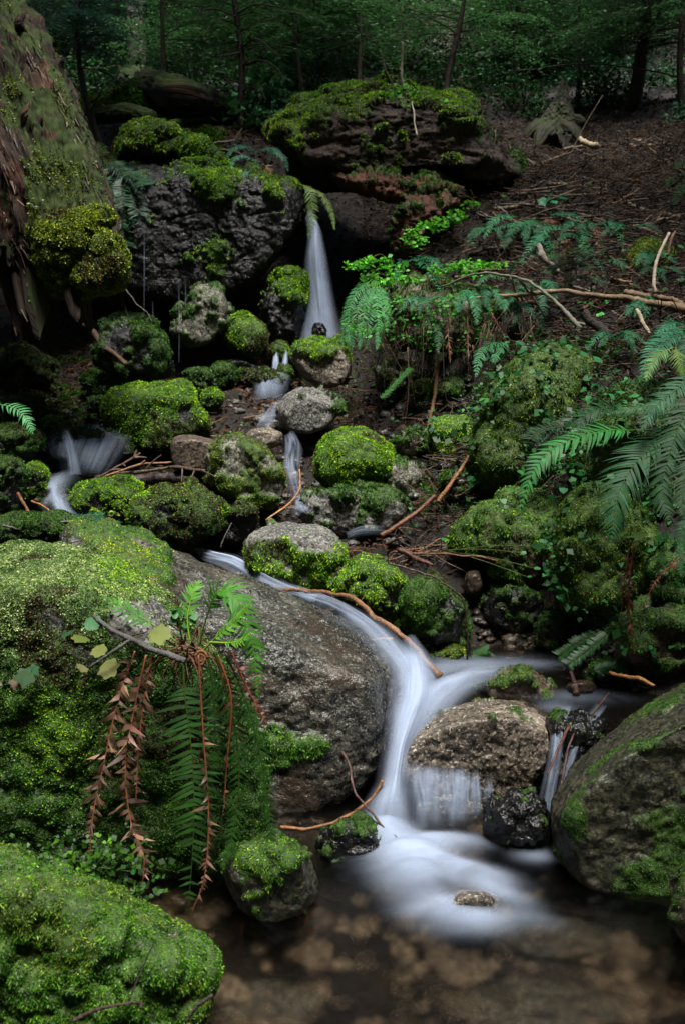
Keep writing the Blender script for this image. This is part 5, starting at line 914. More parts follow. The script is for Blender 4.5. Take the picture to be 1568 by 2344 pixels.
stick('grey_twig', 'thin grey twig branching down left from the forked grey twig', [(300, 1465, 2.41), (255, 1495, 2.38), (205, 1528, 2.38)], .005, .003, (.085, .08, .075), wig=.006)
stick('grey_twig', 'small grey twig rising from the pale moss behind the forked grey twig', [(298, 1462, 2.53), (275, 1440, 2.6), (262, 1400, 2.66)], .004, .003, (.07, .065, .06), wig=.006)
stick('twig', 'thin dark twig lying across the front of the bottom left moss', [(170, 2335, 1.62), (230, 2305, 1.62), (320, 2290, 1.62), (330, 2300, 1.6)], .004, .003, (.06, .04, .03), wig=.004)
stick('twig', 'dark twig rising diagonally over the bottom left moss', [(296, 2290, 1.66), (330, 2210, 1.7), (352, 2160, 1.72)], .002, .002, (.03, .025, .02), wig=.004)
stick('twig', 'short twig poking out of the right side of the bottom left moss', [(430, 2335, 1.68), (455, 2300, 1.68), (490, 2275, 1.68)], .003, .003, (.06, .05, .04), wig=.004)
# fir sprigs
def sprig(mb, mt, pts, nl, npair, col, side=True, r=.003, up=(0, -.4, .9)):
    C = spline(np.array([P(*q) for q in pts]), npair); t = nrm(np.gradient(C, axis=0)); la = nrm(np.cross(t, np.array(up, float))); no = np.cross(la, t)
    tube(mt, C, np.linspace(r, r*.4, npair), 4, (.06, .045, .025))
    b = np.repeat(C, 6, 0); m = len(b); a = rng.uniform(-1, 1, m); sd = np.tile((1, -1), m//2)[:, None]
    L_ = np.repeat(la, 6, 0)*sd; N_ = np.repeat(no, 6, 0); T_ = np.repeat(t, 6, 0)
    d = nrm(L_+T_*.55+N_*(a*.5)[:, None]); ln = nl*rng.uniform(.7, 1.1, m)[:, None]; s = nrm(np.cross(d, N_))*nl*.055
    V = np.stack((b-s, b+d*ln*.6-s, b+d*ln, b+d*ln*.4+s), 1); mb.add(V, np.arange(4*m).reshape(-1, 4), None, np.repeat(np.array(col)*np.exp(rng.normal(0, .2, (m, 1))), 4, 0))
def fir(label, base, sp, nl, col, name='fir_sprig'):
    r = thing(name, label, 'conifer sprig', base); a, b = MB(), MB()
    for q in sp: sprig(a, b, q, nl, int(26+4*len(q)), col)
    b.build('stem', TWIG, r); a.build('needles', NEEDLE, r); return r
fir('hanging fir boughs between the leaning trunk and the dripping rock face', P(255, 370, 6.2), [yy([(255, 372), (290, 400), (310, 440), (318, 490)], 6.2, 6.0), yy([(285, 395), (318, 410), (330, 425)], 6.1, 6.0), yy([(262, 380), (268, 430), (262, 490)], 6.2, 6.1), yy([(270, 490), (300, 495), (318, 505)], 6.1, 6.0), yy([(275, 480), (285, 520), (288, 560)], 6.1, 6.0), yy([(250, 385), (245, 420), (252, 460)], 6.2, 6.1), yy([(300, 430), (285, 470), (280, 520)], 6.1, 6.0), yy([(262, 520), (268, 580), (276, 620)], 6.1, 6.0), yy([(290, 410), (280, 440), (284, 470)], 6.1, 6.0)], .075, (.02, .075, .03))
fir('flat dark fir bough lying on the mossy bank left of the long green frond', P(1360, 935, 4.2), [yy([(1370, 935), (1300, 960), (1250, 990)], 4.3, 4.2), yy([(1330, 945), (1280, 990), (1225, 1025)], 4.25, 4.15), yy([(1310, 960), (1310, 1000), (1290, 1025)], 4.2, 4.15), yy([(1290, 975), (1240, 985), (1215, 1005)], 4.2, 4.1)], .05, (.02, .06, .022))
fir('green fir tip lying on the dark ground by the ledge water', P(1350, 1500, 3.6), [yy([(1400, 1440), (1330, 1465), (1280, 1500)], 3.6, 3.6), yy([(1390, 1450), (1340, 1490), (1300, 1520)], 3.55, 3.5), yy([(1080, 1505), (1100, 1495), (1115, 1490)], 3.8, 3.8), yy([(1360, 1535), (1400, 1525), (1440, 1520)], 3.4, 3.4)], .035, (.02, .09, .02))
fir('tiny feathery sprig leaning over the dark bank above the upright thin stick', P(880, 905, 5.4), [yy([(872, 912), (905, 880), (938, 845)], 5.4, 5.4)], .03, (.06, .22, .05))
fir('cedar sprig lying at the left end of the left boulder by the pale water', P(200, 1200, 4.1), [yy([(120, 1195), (180, 1185), (235, 1180)], 4.2, 4.2), yy([(150, 1190), (190, 1205), (240, 1215)], 4.2, 4.15), yy([(180, 1190), (215, 1195), (270, 1200)], 4.2, 4.15)], .03, (.03, .14, .06))
fir('small dark fir seedling standing among the bank ferns', pg(1300, 640, .1), [yy([(1298, 680), (1300, 630), (1305, 570)], 5.4, 5.4), yy([(1300, 600), (1330, 605), (1350, 615)], 5.4, 5.3), yy([(1300, 600), (1270, 610), (1250, 625)], 5.4, 5.3), yy([(1302, 580), (1325, 578), (1340, 585)], 5.4, 5.3), yy([(1302, 585), (1280, 585), (1262, 595)], 5.4, 5.3), yy([(1300, 640), (1340, 635), (1385, 650)], 5.4, 5.3)], .035, (.02, .06, .015))

for k in range(16):
    u, v = rng.uniform(900, 1540), rng.uniform(440, 800); y0 = bank(u, v, .2); n_ = rng.integers(3, 6); fs = []
    for q in range(n_):
        a = rng.uniform(-2.9, .1); L = rng.uniform(45, 85); fs.append([(u, v, y0), (u+L*.5*math.cos(a), v-12-L*.1*math.sin(a), y0-.08), (u+L*math.cos(a), v+abs(L*.55*math.sin(a)), y0-.15)])
    fern('small teal fern half hidden among the twigs of the right bank', P(u, v, y0), fs, np.array(TEAL)*rng.uniform(.5, 1.), rng.uniform(13, 18), 20, group='small ferns of the right bank')
bl = scatter(1100, -.2, 4, 3.5, 8, uvk(lambda u, v: (u > 890) & (u < 1640) & (v > 560) & (v < 1330))); bl[:, 2] += rng.uniform(.02, .09, len(bl)); bl[:, 1] -= .06
mb = MB(); blades(mb, bl, nrm(np.array((0, -.35, 1.))+rng.normal(0, .35, bl.shape)), .028, np.array((.03, .15, .03))*np.exp(rng.normal(0, .5, (len(bl), 1))), 2, .15, .75, .2)
tag(mb.build('bank_leaves', LEAF2), 'scattered small green leaves sprouting through the twigs of the right bank', 'ground cover', None, 'stuff')
# ------------------------------------------------------------------ the forest behind
def bough(ml, mt, a, d, L, col, leaf=.035, n=16, m=9, droop=.35, up=np.array((0, 0, 1.)), r=.006):
    """one flat spray of a hemlock: a drooping twig with side twigs full of short needles"""
    d = nrm(d); la = nrm(np.cross(d, up)); t = np.linspace(0, 1, 9)
    C = a+d*(L*t)[:, None]-up*(droop*L*t**2)[:, None]; C = C+.03*L*rng.normal(size=(9, 1)).cumsum(0)*la*.4
    tube(mt, C, np.linspace(r, r*.25, 9), 4, (.035, .027, .02))
    s = np.repeat(np.linspace(.12, 1, n), 2); sd = np.tile((1., -1.), n); i = np.minimum((s*8).astype(int), 7); f = (s*8-i)[:, None]; b = C[i]*(1-f)+C[i+1]*f
    l2 = L*.42*(1-s*.75)*rng.uniform(.6, 1.15, len(s)); dd = nrm(la*sd[:, None]+d*.75+rng.normal(0, .15, (len(s), 3))-up*.25)
    q = np.linspace(.1, 1, m)
    pt = (b[:, None]+dd[:, None]*(l2[:, None]*q[None])[..., None]-up*(droop*l2[:, None]*q[None]**2)[..., None]).reshape(-1, 3)
    k = len(pt); pd = np.repeat(dd, m, 0); sgn = np.where(rng.random(k) > .5, 1., -1.)[:, None]
    e = nrm(pd*.5+np.cross(pd, up)*sgn+rng.normal(0, .25, (k, 3))); w_ = nrm(np.cross(e, up+rng.normal(0, .3, (k, 3))))*leaf*.2; ln = leaf*rng.uniform(.7, 1.4, (k, 1))
    V = np.stack((pt, pt+e*ln*.5+w_, pt+e*ln, pt+e*ln*.5-w_), 1).reshape(-1, 3)
    ml.add(V, np.arange(4*k).reshape(-1, 4), None, np.repeat(np.array(col)*np.exp(rng.normal(0, .25, (k, 1))), 4, 0))
def bare(mt, a, d, L, r, n=3, sag=.25):
    t = np.linspace(0, 1, 12)[:, None]; d = nrm(d); C = a+d*L*t-np.array((0, 0, 1.))*sag*L*t**2+.02*L*rng.normal(size=(12, 3)).cumsum(0)*.3
    tube(mt, C, np.linspace(r, r*.3, 12), 4, (.04, .03, .024))
    for k in range(n):
        i = rng.integers(3, 11); dd = nrm(d+rng.normal(0, .6, 3)); l = L*rng.uniform(.15, .4); tube(mt, spline([C[i], C[i]+dd*l*.5, C[i]+dd*l-np.array((0, 0, .12*l))], 6), np.linspace(r*.4, r*.15, 6), 3, (.04, .03, .024))
    return C
HEM, HEM2, HEM3 = (.032, .09, .03), (.05, .14, .04), (.04, .11, .075)
def hemlock(label, trunk, r, n, z0, z1, L, col, leaf=.04, name='hemlock_tree', bareN=6, group='young conifers of the forest behind', nside=14):
    Yt = trunk[0][2]; z1 = min(z1, max(1.6, CZ+.36*Yt-float(G(P(*trunk[0])[0], Yt))))
    z0 = min(z0, z1*.4)
    """trunk = (u, v, Y) points upward; n boughs between heights z0 and z1 above its foot"""
    base = P(*trunk[0]); ro = thing(name, label, 'tree', base, group)
    Q = np.array([P(*q) for q in trunk]); top = Q[-1]+nrm(Q[-1]-Q[-2])*2.5; C = spline(np.vstack((Q, top)), 50); mt = MB(); ml = MB()
    tube(mt, C, np.linspace(r, r*.45, 50), 9, (.05, .038, .03), .08); mt.build('trunk', TWIG, ro); mt = MB()
    zz = C[:, 2]-base[2]
    for k in range(int(n*1.7)):
        z = rng.uniform(z0, z1); i = np.argmin(np.abs(zz-z)); a = rng.uniform(0, 6.283)
        bough(ml, mt, C[i], np.array((math.cos(a), math.sin(a), .25)), L*rng.uniform(.5, 1.1)*(1-.35*z/max(z1, .1)), np.array(col)*rng.uniform(.7, 1.4), leaf, nside, 8)
    for k in range(bareN):
        z = rng.uniform(.3, z1); i = np.argmin(np.abs(zz-z)); a = rng.uniform(0, 6.283); bare(mt, C[i], np.array((math.cos(a), math.sin(a)*.6, .3)), L*rng.uniform(.5, 1.1), r*.22)
    ml.build('foliage', NEEDLE, ro); mt.build('branch', TWIG, ro); return ro
Y1 = float(g(552, 300)[1])
sap = hemlock('slim dark sapling standing upright left of the picture centre with thin arching bare branches', [(554, 312, Y1), (554, 200, Y1), (553, 110, Y1), (537, 0, Y1), (528, -120, Y1)], .035, 8, 1.0, 3.6, 1.2, HEM2, .035, 'young_tree', 0)
mb = MB()
for a, b, c in [((553, 110), (590, 90), (640, 130)), ((553, 150), (610, 140), (662, 185)), ((550, 60), (500, 45), (455, 95)), ((553, 70), (600, 50), (640, 40)), ((554, 190), (500, 175), (440, 150)), ((545, 40), (480, 20), (420, 60)), ((553, 120), (500, 130), (470, 120)), ((545, 30), (590, 10), (660, 20)), ((554, 210), (590, 195), (610, 230))]:
    C = spline([P(*a, Y1), P(*b, Y1-.3), P(*c, Y1-.5)], 16); tube(mb, C, np.linspace(.010, .003, 16), 4, (.04, .03, .024))
    for k in range(4):
        i = rng.integers(5, 15); d = nrm(rng.normal(size=3)*np.array((1, .4, .6))); tube(mb, spline([C[i], C[i]+d*.12, C[i]+d*.25-np.array((0, 0, .05))], 6), .002, 3, (.04, .03, .024))
mb.build('bare_branch', TWIG, sap)
specs = [('thin bent sapling with bluish drooping sprays right beside the leaning trunk', [(236, 262, 8.6), (200, 235, 8.6), (183, 150, 8.7), (177, 60, 8.8), (182, -60, 9)], .03, 16, .7, 3., 1.1, HEM3, .04),
    ('slender dark sapling rising at the right of the rotten log', [(1012, 212, 10.5), (1030, 150, 10.5), (1045, 90, 10.5), (1060, 10, 10.5), (1070, -80, 10.5)], .035, 10, 1.0, 4., 1.3, HEM2, .04),
    ('dark crooked tree at the upper right with a curved foot', [(1432, 272, 11.5), (1452, 225, 11.4), (1465, 140, 11.3), (1478, 40, 11.2), (1492, -80, 11.2)], .085, 22, 1.0, 4.5, 1.7, HEM, .045),
    ('thin straight sapling left of the dark crooked tree', [(1318, 262, 12), (1326, 170, 12), (1324, 60, 12), (1330, -60, 12)], .03, 14, .8, 4.5, 1.4, HEM, .045),
    ('wispy sapling with dense fine sprays in the upper right corner', [(1560, 250, 11), (1555, 130, 11), (1565, -20, 11)], .04, 24, .6, 4.5, 1.6, HEM, .045),
    ('thin sapling behind the rotten log with mid green sprays', [(775, 180, 14), (778, 90, 14), (785, -40, 14)], .035, 26, .5, 5.5, 1.8, HEM2, .05),
    ('young hemlock with feathery sprays behind the left half of the rotten log', [(720, 205, 11.5), (722, 100, 11.5), (718, -50, 11.5)], .03, 20, .9, 4.5, 1.5, HEM2, .045),
    ('young hemlock with feathery sprays right of the rotten log', [(1180, 230, 12), (1178, 100, 12), (1185, -50, 12)], .03, 22, .9, 4.5, 1.5, HEM2, .045),
    ('leafy young hemlock just right of the tall central sapling', [(660, 200, 12.5), (668, 100, 12.5), (672, -50, 12.5)], .035, 30, .6, 5., 1.8, HEM2, .05),
    ('leafy young hemlock left of the tall central sapling', [(460, 225, 12.5), (458, 110, 12.5), (462, -50, 12.5)], .035, 30, .5, 5., 1.8, HEM2, .05),
    ('young hemlock filling the gap behind the leaning trunk', [(330, 190, 16), (335, 80, 16), (335, -50, 16)], .04, 34, .4, 6.5, 2.2, HEM2, .06),
    ('young hemlock at the far left behind the top of the leaning trunk', [(120, 130, 14), (118, 40, 14), (120, -60, 14)], .04, 30, .4, 5.5, 2., HEM, .055),
    ('hemlock sapling at the left of the big cedar', [(825, 175, 15), (822, 60, 15), (820, -60, 15)], .035, 30, .4, 6., 2., HEM2, .055),
    ('hemlock sapling at the right of the big cedar', [(1190, 200, 15), (1195, 90, 15), (1200, -60, 15)], .035, 34, .4, 6., 2., HEM2, .055),
    ('dim hemlock sapling above the old stump', [(1225, 190, 15.5), (1230, 80, 15.5), (1240, -60, 15.5)], .04, 34, .4, 6., 2., HEM, .055),
    ('dim hemlock sapling behind the dark crooked tree', [(1400, 170, 16), (1395, 80, 16), (1390, -60, 16)], .04, 36, .4, 6.5, 2.2, HEM, .06),
    ('far hemlock behind the tall central sapling', [(560, 130, 20), (565, 40, 20), (565, -60, 20)], .05, 40, .4, 7, 2.6, HEM2, .075),
    ('far hemlock in the middle of the upper edge', [(750, 110, 21), (755, 30, 21), (755, -60, 21)], .05, 40, .4, 7, 2.6, HEM2, .075),
    ('far hemlock high above the old stump', [(1290, 110, 21), (1300, 30, 21), (1300, -60, 21)], .05, 40, .4, 7, 2.6, HEM, .075),
    ('far hemlock in the upper right', [(1500, 130, 20), (1510, 40, 20), (1510, -60, 20)], .05, 40, .4, 7, 2.6, HEM, .075),
    ('far hemlock behind the left grey trunks', [(230, 120, 21), (235, 30, 21), (235, -60, 21)], .05, 40, .4, 7, 2.6, HEM2, .075)]
for s_ in specs:
    t_ = s_[1]; f = g(t_[0][0], t_[0][1]); Y0 = t_[0][2]
    x0 = P(*t_[0])[0]; zf = float(G(x0, Y0)); q0 = np.array((x0, Y0, zf)); u0, v0 = proj(q0)
    hemlock(s_[0], [(float(u0), float(v0), Y0)]+t_[1:], *s_[2:])
for k in range(20):
    u = rng.uniform(0, 1568); u = u if not (840 < u < 1130 or 230 < u < 370) else rng.uniform(380, 800); c = g(u, rng.uniform(90, 230)); u0, v0 = proj(c); h = rng.uniform(-.4, .4)
    hemlock('thin young conifer stem with fine drooping sprays in the dim far forest', [(float(u0), float(v0), c[1]), (u0+h*30, v0-90, c[1]), (u0+h*60, v0-240, c[1])], .018+.001*c[1], 12, .4, 6, 1.9, [HEM, HEM2][k % 2], .055, bareN=5)
# tall trunks
def bigtree(label, u, v, Y, wpx, mat, lean=0., name='tall_tree', cedar=False, group='tall trunks of the forest behind'):
    x = P(u, v, Y)[0]; b = np.array((x, Y, float(G(x, Y))-.3)); ro = thing(name, label, 'tree', b, group); r = wpx*mpp(Y)/2
    C = [(x, Y, b[2], 0, r*1.5), (x+lean*.2, Y, b[2]+.9, 0, r*1.1), (x+lean, Y+.1, b[2]+4, 0, r), (x+lean*3, Y+.3, b[2]+13, 0, r*.7), (x+lean*5, Y+.5, b[2]+20, 0, r*.3)]
    log('trunk', C, mat, 80 if cedar else 36, 130, .10 if cedar else .05, None, None, ro, fz=.5)
    ml, mt = MB(), MB()
    for k in range(14):
        z = rng.uniform(11, 19); a = rng.uniform(0, 6.283); bough(ml, mt, np.array((x+lean*z*.25, Y, b[2]+z)), np.array((math.cos(a), math.sin(a), .1)), rng.uniform(2, 3.6)*(1-.6*(z-8)/12), np.array(HEM)*rng.uniform(.7, 1.3), .16, 12, 7, .3, r=.02)
    mt.build('limb', TWIG, ro); ml.build('crown', NEEDLE, ro); return ro
bigtree('broad grey cedar trunk with stringy bark behind the rotten log', 985, 200, 16.5, 128, CEDAR, .05, 'cedar_tree', True)
bigtree('slim grey tree trunk with a mossy foot left of the tall sapling', 318, 235, 13.5, 34, DARKBARK if False else CEDAR)
bigtree('dimmer slim grey trunk just left of the mossy footed one', 264, 190, 16, 28, CEDAR)
bigtree('distant pale trunk right behind the tall central sapling', 512, 130, 22, 28, CEDAR)
bigtree('distant dark trunk above the left end of the rotten log', 655, 110, 24, 36, DARKBARK)
bigtree('dark trunk at the right of the broad cedar', 1098, 130, 22, 40, DARKBARK)
bigtree('dark distant trunk near the upper right corner', 1420, 100, 24, 36, DARKBARK)
# undergrowth
def bush(label, c, rx, rz, n, leaf, col, name='undergrowth_shrub', group='leafy shrubs of the shaded slope'):
    r = thing(name, label, 'shrub', c, group); a = rng.normal(size=(n, 3)); a = nrm(a)*np.cbrt(rng.random(n))[:, None]; a[:, 2] = np.abs(a[:, 2])
    p = c+a*np.array((rx, rx*.7, rz))*(1+.35*fbm(a*2+c, 2, 4))[:, None]; nn = nrm(np.array((0, -.03, 1.))+rng.normal(0, .45, (n, 3))); ml, mt = MB(), MB()
    blades(ml, p, nn, leaf*rng.uniform(.7, 1.3, n), np.array(col)*np.exp(rng.normal(0, .3, (n, 1))), 2, .2, .62, .2)
    for k in range(8):
        e = p[k]; tube(mt, spline([c, (c+e)/2+np.array((0, 0, .1)), e], 8), np.linspace(.012, .004, 8), 4, (.05, .04, .03))
    mt.build('stem', TWIG, r); ml.build('foliage', LEAF, r); return r
for k in range(60):
    u = rng.uniform(-30, 1600); v = rng.uniform(20, 262) if u < 1100 else rng.uniform(20, 300); c = g(u, v)
    if c[1] < 9.6: continue
    bush('low leafy shrub in the shaded undergrowth of the far slope', c-np.array((0, 0, .05)), rng.uniform(.35, .8)*(c[1]/14), rng.uniform(.3, .7)*(c[1]/14), 420, .05*(c[1]/14)**.7, [(.02, .075, .018), (.018, .06, .018), (.03, .10, .025), (.016, .06, .024)][k % 4])
for k, (u, v, lab) in enumerate([(640, 215, 'large leaved pale green plant left of the rotten log top'), (600, 250, 'broad leaves catching the light beside the foot of the tall sapling'), (700, 190, 'pale leafy plant behind the crest of the rotten log'), (560, 300, 'small pale leaves at the very foot of the tall sapling')]):
    c = g(u, v); bush(lab, c, .4, .35, 120, .085, (.035, .14, .045), 'broadleaf_plant', 'broad leaved plants behind the rotten log')
lf = scatter(26000, -14, 16, 9.0, 27, uvk(lambda u, v: (u < 1120) | (v < 250))); lf[:, 2] += rng.uniform(.02, .22, len(lf))
mb = MB(); blades(mb, lf, nrm(np.array((0, -.03, 1.))+rng.normal(0, .4, (len(lf), 3))), .055*(lf[:, 1]/14)**.6, np.array((.016, .06, .018))*np.exp(rng.normal(0, .45, (len(lf), 1))), 2, .2, .6, .2)
tag(mb.build('ground_cover', LEAF), 'low leafy ground cover over the far forest slope', 'ground cover', None, 'stuff')
lf = scatter(900, -3.2, 3.5, 4.5, 10, uvk(lambda u, v: (v > 330) & ((u > 1050) | (u < 700))))

# unseen leaf layer added to shade the stream, open only toward the sun
n = 15000; p = np.stack((rng.uniform(-14, 14, n), rng.uniform(-12, 30, n), np.zeros(n)), 1); p[:, 2] = np.maximum(5.2, 2.6+.46*p[:, 1])+rng.uniform(0, 4.5, n)
sx, sy = math.sin(SUN_AZ)/math.tan(SUN_EL), math.cos(SUN_AZ)/math.tan(SUN_EL)
q = p[:, :2]-p[:, 2:]*np.array((sx, sy)); e = np.sqrt(((q[:, 0]+.35)/1.8)**2+((q[:, 1]-4.4)/3.6)**2)+.35*fbm(p*.7, 3, 8)
far_ = np.where(p[:, 1] > 8.5, .03, 1.); p = p[(rng.random(n) < sstep(.8, 1.35, e)*far_)]
mb = MB(); blades(mb, p, nrm(np.array((0, 0, 1.))+rng.normal(0, .4, p.shape)), .42, np.array((.025, .08, .018))*np.exp(rng.normal(0, .3, (len(p), 1))), 3, .15, .55, .4)
tag(mb.build('shade_canopy', NEEDLE), 'unseen leaf layer added over the stream to shade it around one opening', 'canopy', None, 'stuff')
# ------------------------------------------------------------------ water
def watermat(name='silky_water', lo=.82, hi=1.1):
    m, nt, N, L, out = newmat(name); m.surface_render_method = 'BLENDED'
    fo = N('Attribute', attribute_name='foam').outputs['Fac']; fl = N('Attribute', attribute_name='flow').outputs['Vector']
    n = N('TexNoise', i_Scale=1., i_Detail=4., i_Roughness=.6); L(fl, n.inputs['Vector'])
    r = N('MapRange'); r.inputs['From Min'].default_value = .3; r.inputs['From Max'].default_value = .7; r.inputs['To Min'].default_value = lo; r.inputs['To Max'].default_value = hi; L(n.outputs[0], r.inputs[0])
    mu = N('Math', operation='MULTIPLY', use_clamp=True); L(fo, mu.inputs[0]); L(r.outputs[0], mu.inputs[1])
    d = N('BsdfDiffuse'); d.inputs[0].default_value = (.47, .55, .70, 1); t = N('BsdfTranslucent'); t.inputs[0].default_value = (.66, .75, .92, 1)
    x = N('MixShader'); x.inputs[0].default_value = .35; L(d.outputs[0], x.inputs[1]); L(t.outputs[0], x.inputs[2])
    tr = N('BsdfTransparent'); y = N('MixShader'); L(mu.outputs[0], y.inputs[0]); L(tr.outputs[0], y.inputs[1]); L(x.outputs[0], y.inputs[2]); L(y.outputs[0], out.inputs[0])
    return m
def clearmat(name, tint, rough):
    m, nt, N, L, out = newmat(name); tc = N('TexCoord').outputs['Object']
    no = N('TexNoise', i_Scale=5., i_Detail=2.); L(tc, no.inputs['Vector']); bp = N('Bump', i_Strength=.25, i_Distance=.02); L(no.outputs[0], bp.inputs['Height'])
    tr = N('BsdfTransparent'); tr.inputs[0].default_value = (*tint, 1)
    rf = N('BsdfRefraction', i_Roughness=.26, i_IOR=1.33); rf.inputs[0].default_value = (*tint, 1); L(bp.outputs[0], rf.inputs['Normal'])
    a = N('MixShader'); a.inputs[0].default_value = .8; L(tr.outputs[0], a.inputs[1]); L(rf.outputs[0], a.inputs[2])
    gl = N('BsdfGlossy', i_Roughness=rough); gl.inputs[0].default_value = (.9, .95, 1, 1); L(bp.outputs[0], gl.inputs['Normal'])
    fr = N('Fresnel', i_IOR=1.33); y = N('MixShader'); L(fr.outputs[0], y.inputs[0]); L(a.outputs[0], y.inputs[1]); L(gl.outputs[0], y.inputs[2]); L(y.outputs[0], out.inputs[0]); return m
FOAM = watermat(); STRAND = watermat('water_strands', .1, 1.5); CLEAR = clearmat('clear_water', (.92, .84, .72), .2)
def flow(name, label, path, nt=26, ns=110, layers=3, gap=.012, up=(0, -.5, .85), bulge=.03, fr=(3., 9.), edge=1.4, cat='waterfall', kind=None, amp=1., mat=None):
    """a soft body of running water: path = (u, v, Y, half width in picture units, whiteness), several skins thick"""
    p = np.array([P(*q[:3]) for q in path]); w = np.array([q[3]*mpp(q[2]) for q in path]); a = np.array([q[4] for q in path])
    C = spline(p, ns); tt = np.linspace(0, 1, len(path)); ss = np.linspace(0, 1, ns); W = np.interp(ss, tt, w); A = np.interp(ss, tt, a)
    tg = nrm(np.gradient(C, axis=0)); up = np.array(up, float); la = nrm(np.cross(tg, up)); no = nrm(np.cross(la, tg))
    dist = np.r_[0, np.cumsum(np.linalg.norm(np.diff(C, axis=0), axis=1))]
    t = np.linspace(-1, 1, nt); mb = MB()
    for l in range(layers):
        k = 1-.16*l; V = C[:, None]+la[:, None]*(W[:, None]*t[None]*k)[..., None]
        off = bulge*(1-t**2)[None]+gap*(l-layers/2)+.012*fbm(np.stack(np.broadcast_arrays(dist[:, None]*2, t[None]*3, l*3.), -1), 3, 3+l)
        V = V+no[:, None]*off[..., None]
        f = A[:, None]*(1-np.abs(t[None])**2)**edge*amp; f = f*np.clip(1+(.45 if cat != 'stream' else .95)*fbm(np.stack(np.broadcast_arrays(dist[:, None]*5, t[None]*1.6, l*.2+len(label)), -1), 3, 12), .15, 1.2); f = 1-(1-np.clip(f, 0, .97))**(1.3/layers)
        fl = np.stack(np.broadcast_arrays(dist[:, None]*fr[0], t[None]*fr[1]*.5+np.zeros_like(dist)[:, None], 7.3*l+len(name)), -1)
        i = np.arange(ns-1)[:, None]*nt; j = np.arange(nt-1)[None]
        mb.add(V, np.stack((i+j, i+j+1, i+nt+j+1, i+nt+j), -1).reshape(-1, 4), None, (.8, .85, .9), foam=f.ravel(), flow=fl.reshape(-1, 3))
    o = mb.build(name, mat or FOAM, smooth=True); tag(o, label, cat)
    if kind: o['kind'] = kind
    return o
flow('waterfall', 'white veil of the waterfall dropping from the dark cliff notch', [(708, 500, 7.12, 12, .25), (718, 522, 7.03, 17, .75), (722, 550, 6.98, 20, .95), (724, 600, 6.92, 28, .95), (728, 660, 6.88, 35, .9), (734, 720, 6.84, 41, .8), (739, 770, 6.8, 48, .6), (741, 800, 6.76, 52, .3)], fr=(1.2, 7.), bulge=.06)
flow('waterfall', 'faint spray left of the waterfall foot', [(715, 590, 7.0, 8, .0), (705, 650, 6.98, 20, .35), (703, 720, 6.9, 26, .5), (700, 780, 6.82, 32, .5), (698, 805, 6.78, 34, .1)], fr=(1.2, 5.), layers=2)
flow('cascade', 'twin white threads of the small cascade below the waterfall', [(632, 808, 6.5, 6, .5), (632, 830, 6.42, 9, .9), (630, 858, 6.36, 10, .7), (626, 872, 6.3, 12, .3)], layers=2, cat='cascade', fr=(1, 4), bulge=.02)
flow('cascade', 'short white thread beside the tiny mossy stone of the small cascade', [(655, 808, 6.5, 5, .5), (653, 830, 6.42, 8, .8), (650, 850, 6.36, 9, .6), (648, 864, 6.32, 9, .2)], layers=2, cat='cascade', fr=(1, 4), bulge=.02)
flow('cascade', 'blue white apron of water over the wet step', [(630, 860, 6.2, 40, .3), (622, 875, 6.1, 42, .5), (618, 895, 6.04, 40, .42), (618, 915, 6.0, 38, .15)], layers=2, cat='cascade', fr=(1, 9), bulge=.02)
flow('stream', 'thin white rill between the angular stone and the tan stone', [(640, 925, 5.85, 20, .05), (610, 965, 5.6, 22, .35), (600, 985, 5.5, 20, .1)], layers=2, cat='stream', up=(0, -.1, 1), fr=(2, 7))
flow('stream', 'broken white rill running down between lichened boulder and moss cushion', [(665, 1000, 5.25, 18, .1), (672, 1030, 5.1, 24, .5), (668, 1070, 4.95, 22, .45), (680, 1120, 4.8, 24, .15), (690, 1165, 4.62, 24, .45), (700, 1180, 4.58, 24, .1)], layers=2, cat='stream', up=(0, -.3, 1), fr=(4, 7), mat=STRAND)
flow('stream', 'small white riffle on the pale slab above the twig tangle', [(800, 1235, 4.55, 10, .1), (835, 1222, 4.5, 10, .22), (880, 1222, 4.5, 8, .05)], layers=2, cat='stream', up=(0, -.3, 1), fr=(4, 7))
flow('cascade', 'left hand cascade pouring in pale strands over its ledge', [(215, 975, 5.35, 80, .05), (205, 1000, 5.2, 100, .55), (195, 1020, 5.08, 100, .75), (185, 1050, 5.02, 90, .55), (180, 1085, 5.02, 70, .1)], layers=2, cat='cascade', fr=(1.3, 13), bulge=.02, mat=STRAND)
flow('cascade', 'single blue strand dropping at the left end of the left hand cascade', [(150, 990, 5.1, 14, .3), (160, 1020, 5.02, 15, .9), (168, 1055, 4.97, 15, .8), (172, 1088, 4.94, 18, .4)], layers=2, cat='cascade', fr=(1.3, 5), bulge=.02)
flow('stream', 'pale water of the left branch flowing between mossy stones', [(150, 1090, 4.95, 45, .1), (120, 1120, 4.8, 40, .5), (135, 1165, 4.6, 34, .55), (165, 1200, 4.45, 45, .4), (230, 1215, 4.4, 20, .05)], layers=2, cat='stream', up=(0, -.2, 1), fr=(4, 6))
flow('stream', 'white shallow stream entering the water slide behind the granite boulder', [(425, 1258, 4.55, 8, .4), (480, 1270, 4.4, 18, .95), (540, 1285, 4.25, 26, .95), (590, 1315, 4.1, 28, .7), (650, 1345, 4.0, 26, .4), (720, 1370, 3.9, 30, .35)], layers=3, cat='stream', up=(0, -.5, 1), fr=(1.5, 4), bulge=.01)
flow('water_slide', 'thin veil of water sliding down the wet granite', [(660, 1350, 3.97, 22, .25), (745, 1375, 3.75, 44, .32), (815, 1412, 3.52, 62, .34), (875, 1462, 3.36, 64, .42), (925, 1520, 3.24, 54, .6), (945, 1565, 3.18, 50, .4)], layers=3, cat='stream', up=(.5, -.5, 1), fr=(1.5, 5), bulge=.01)
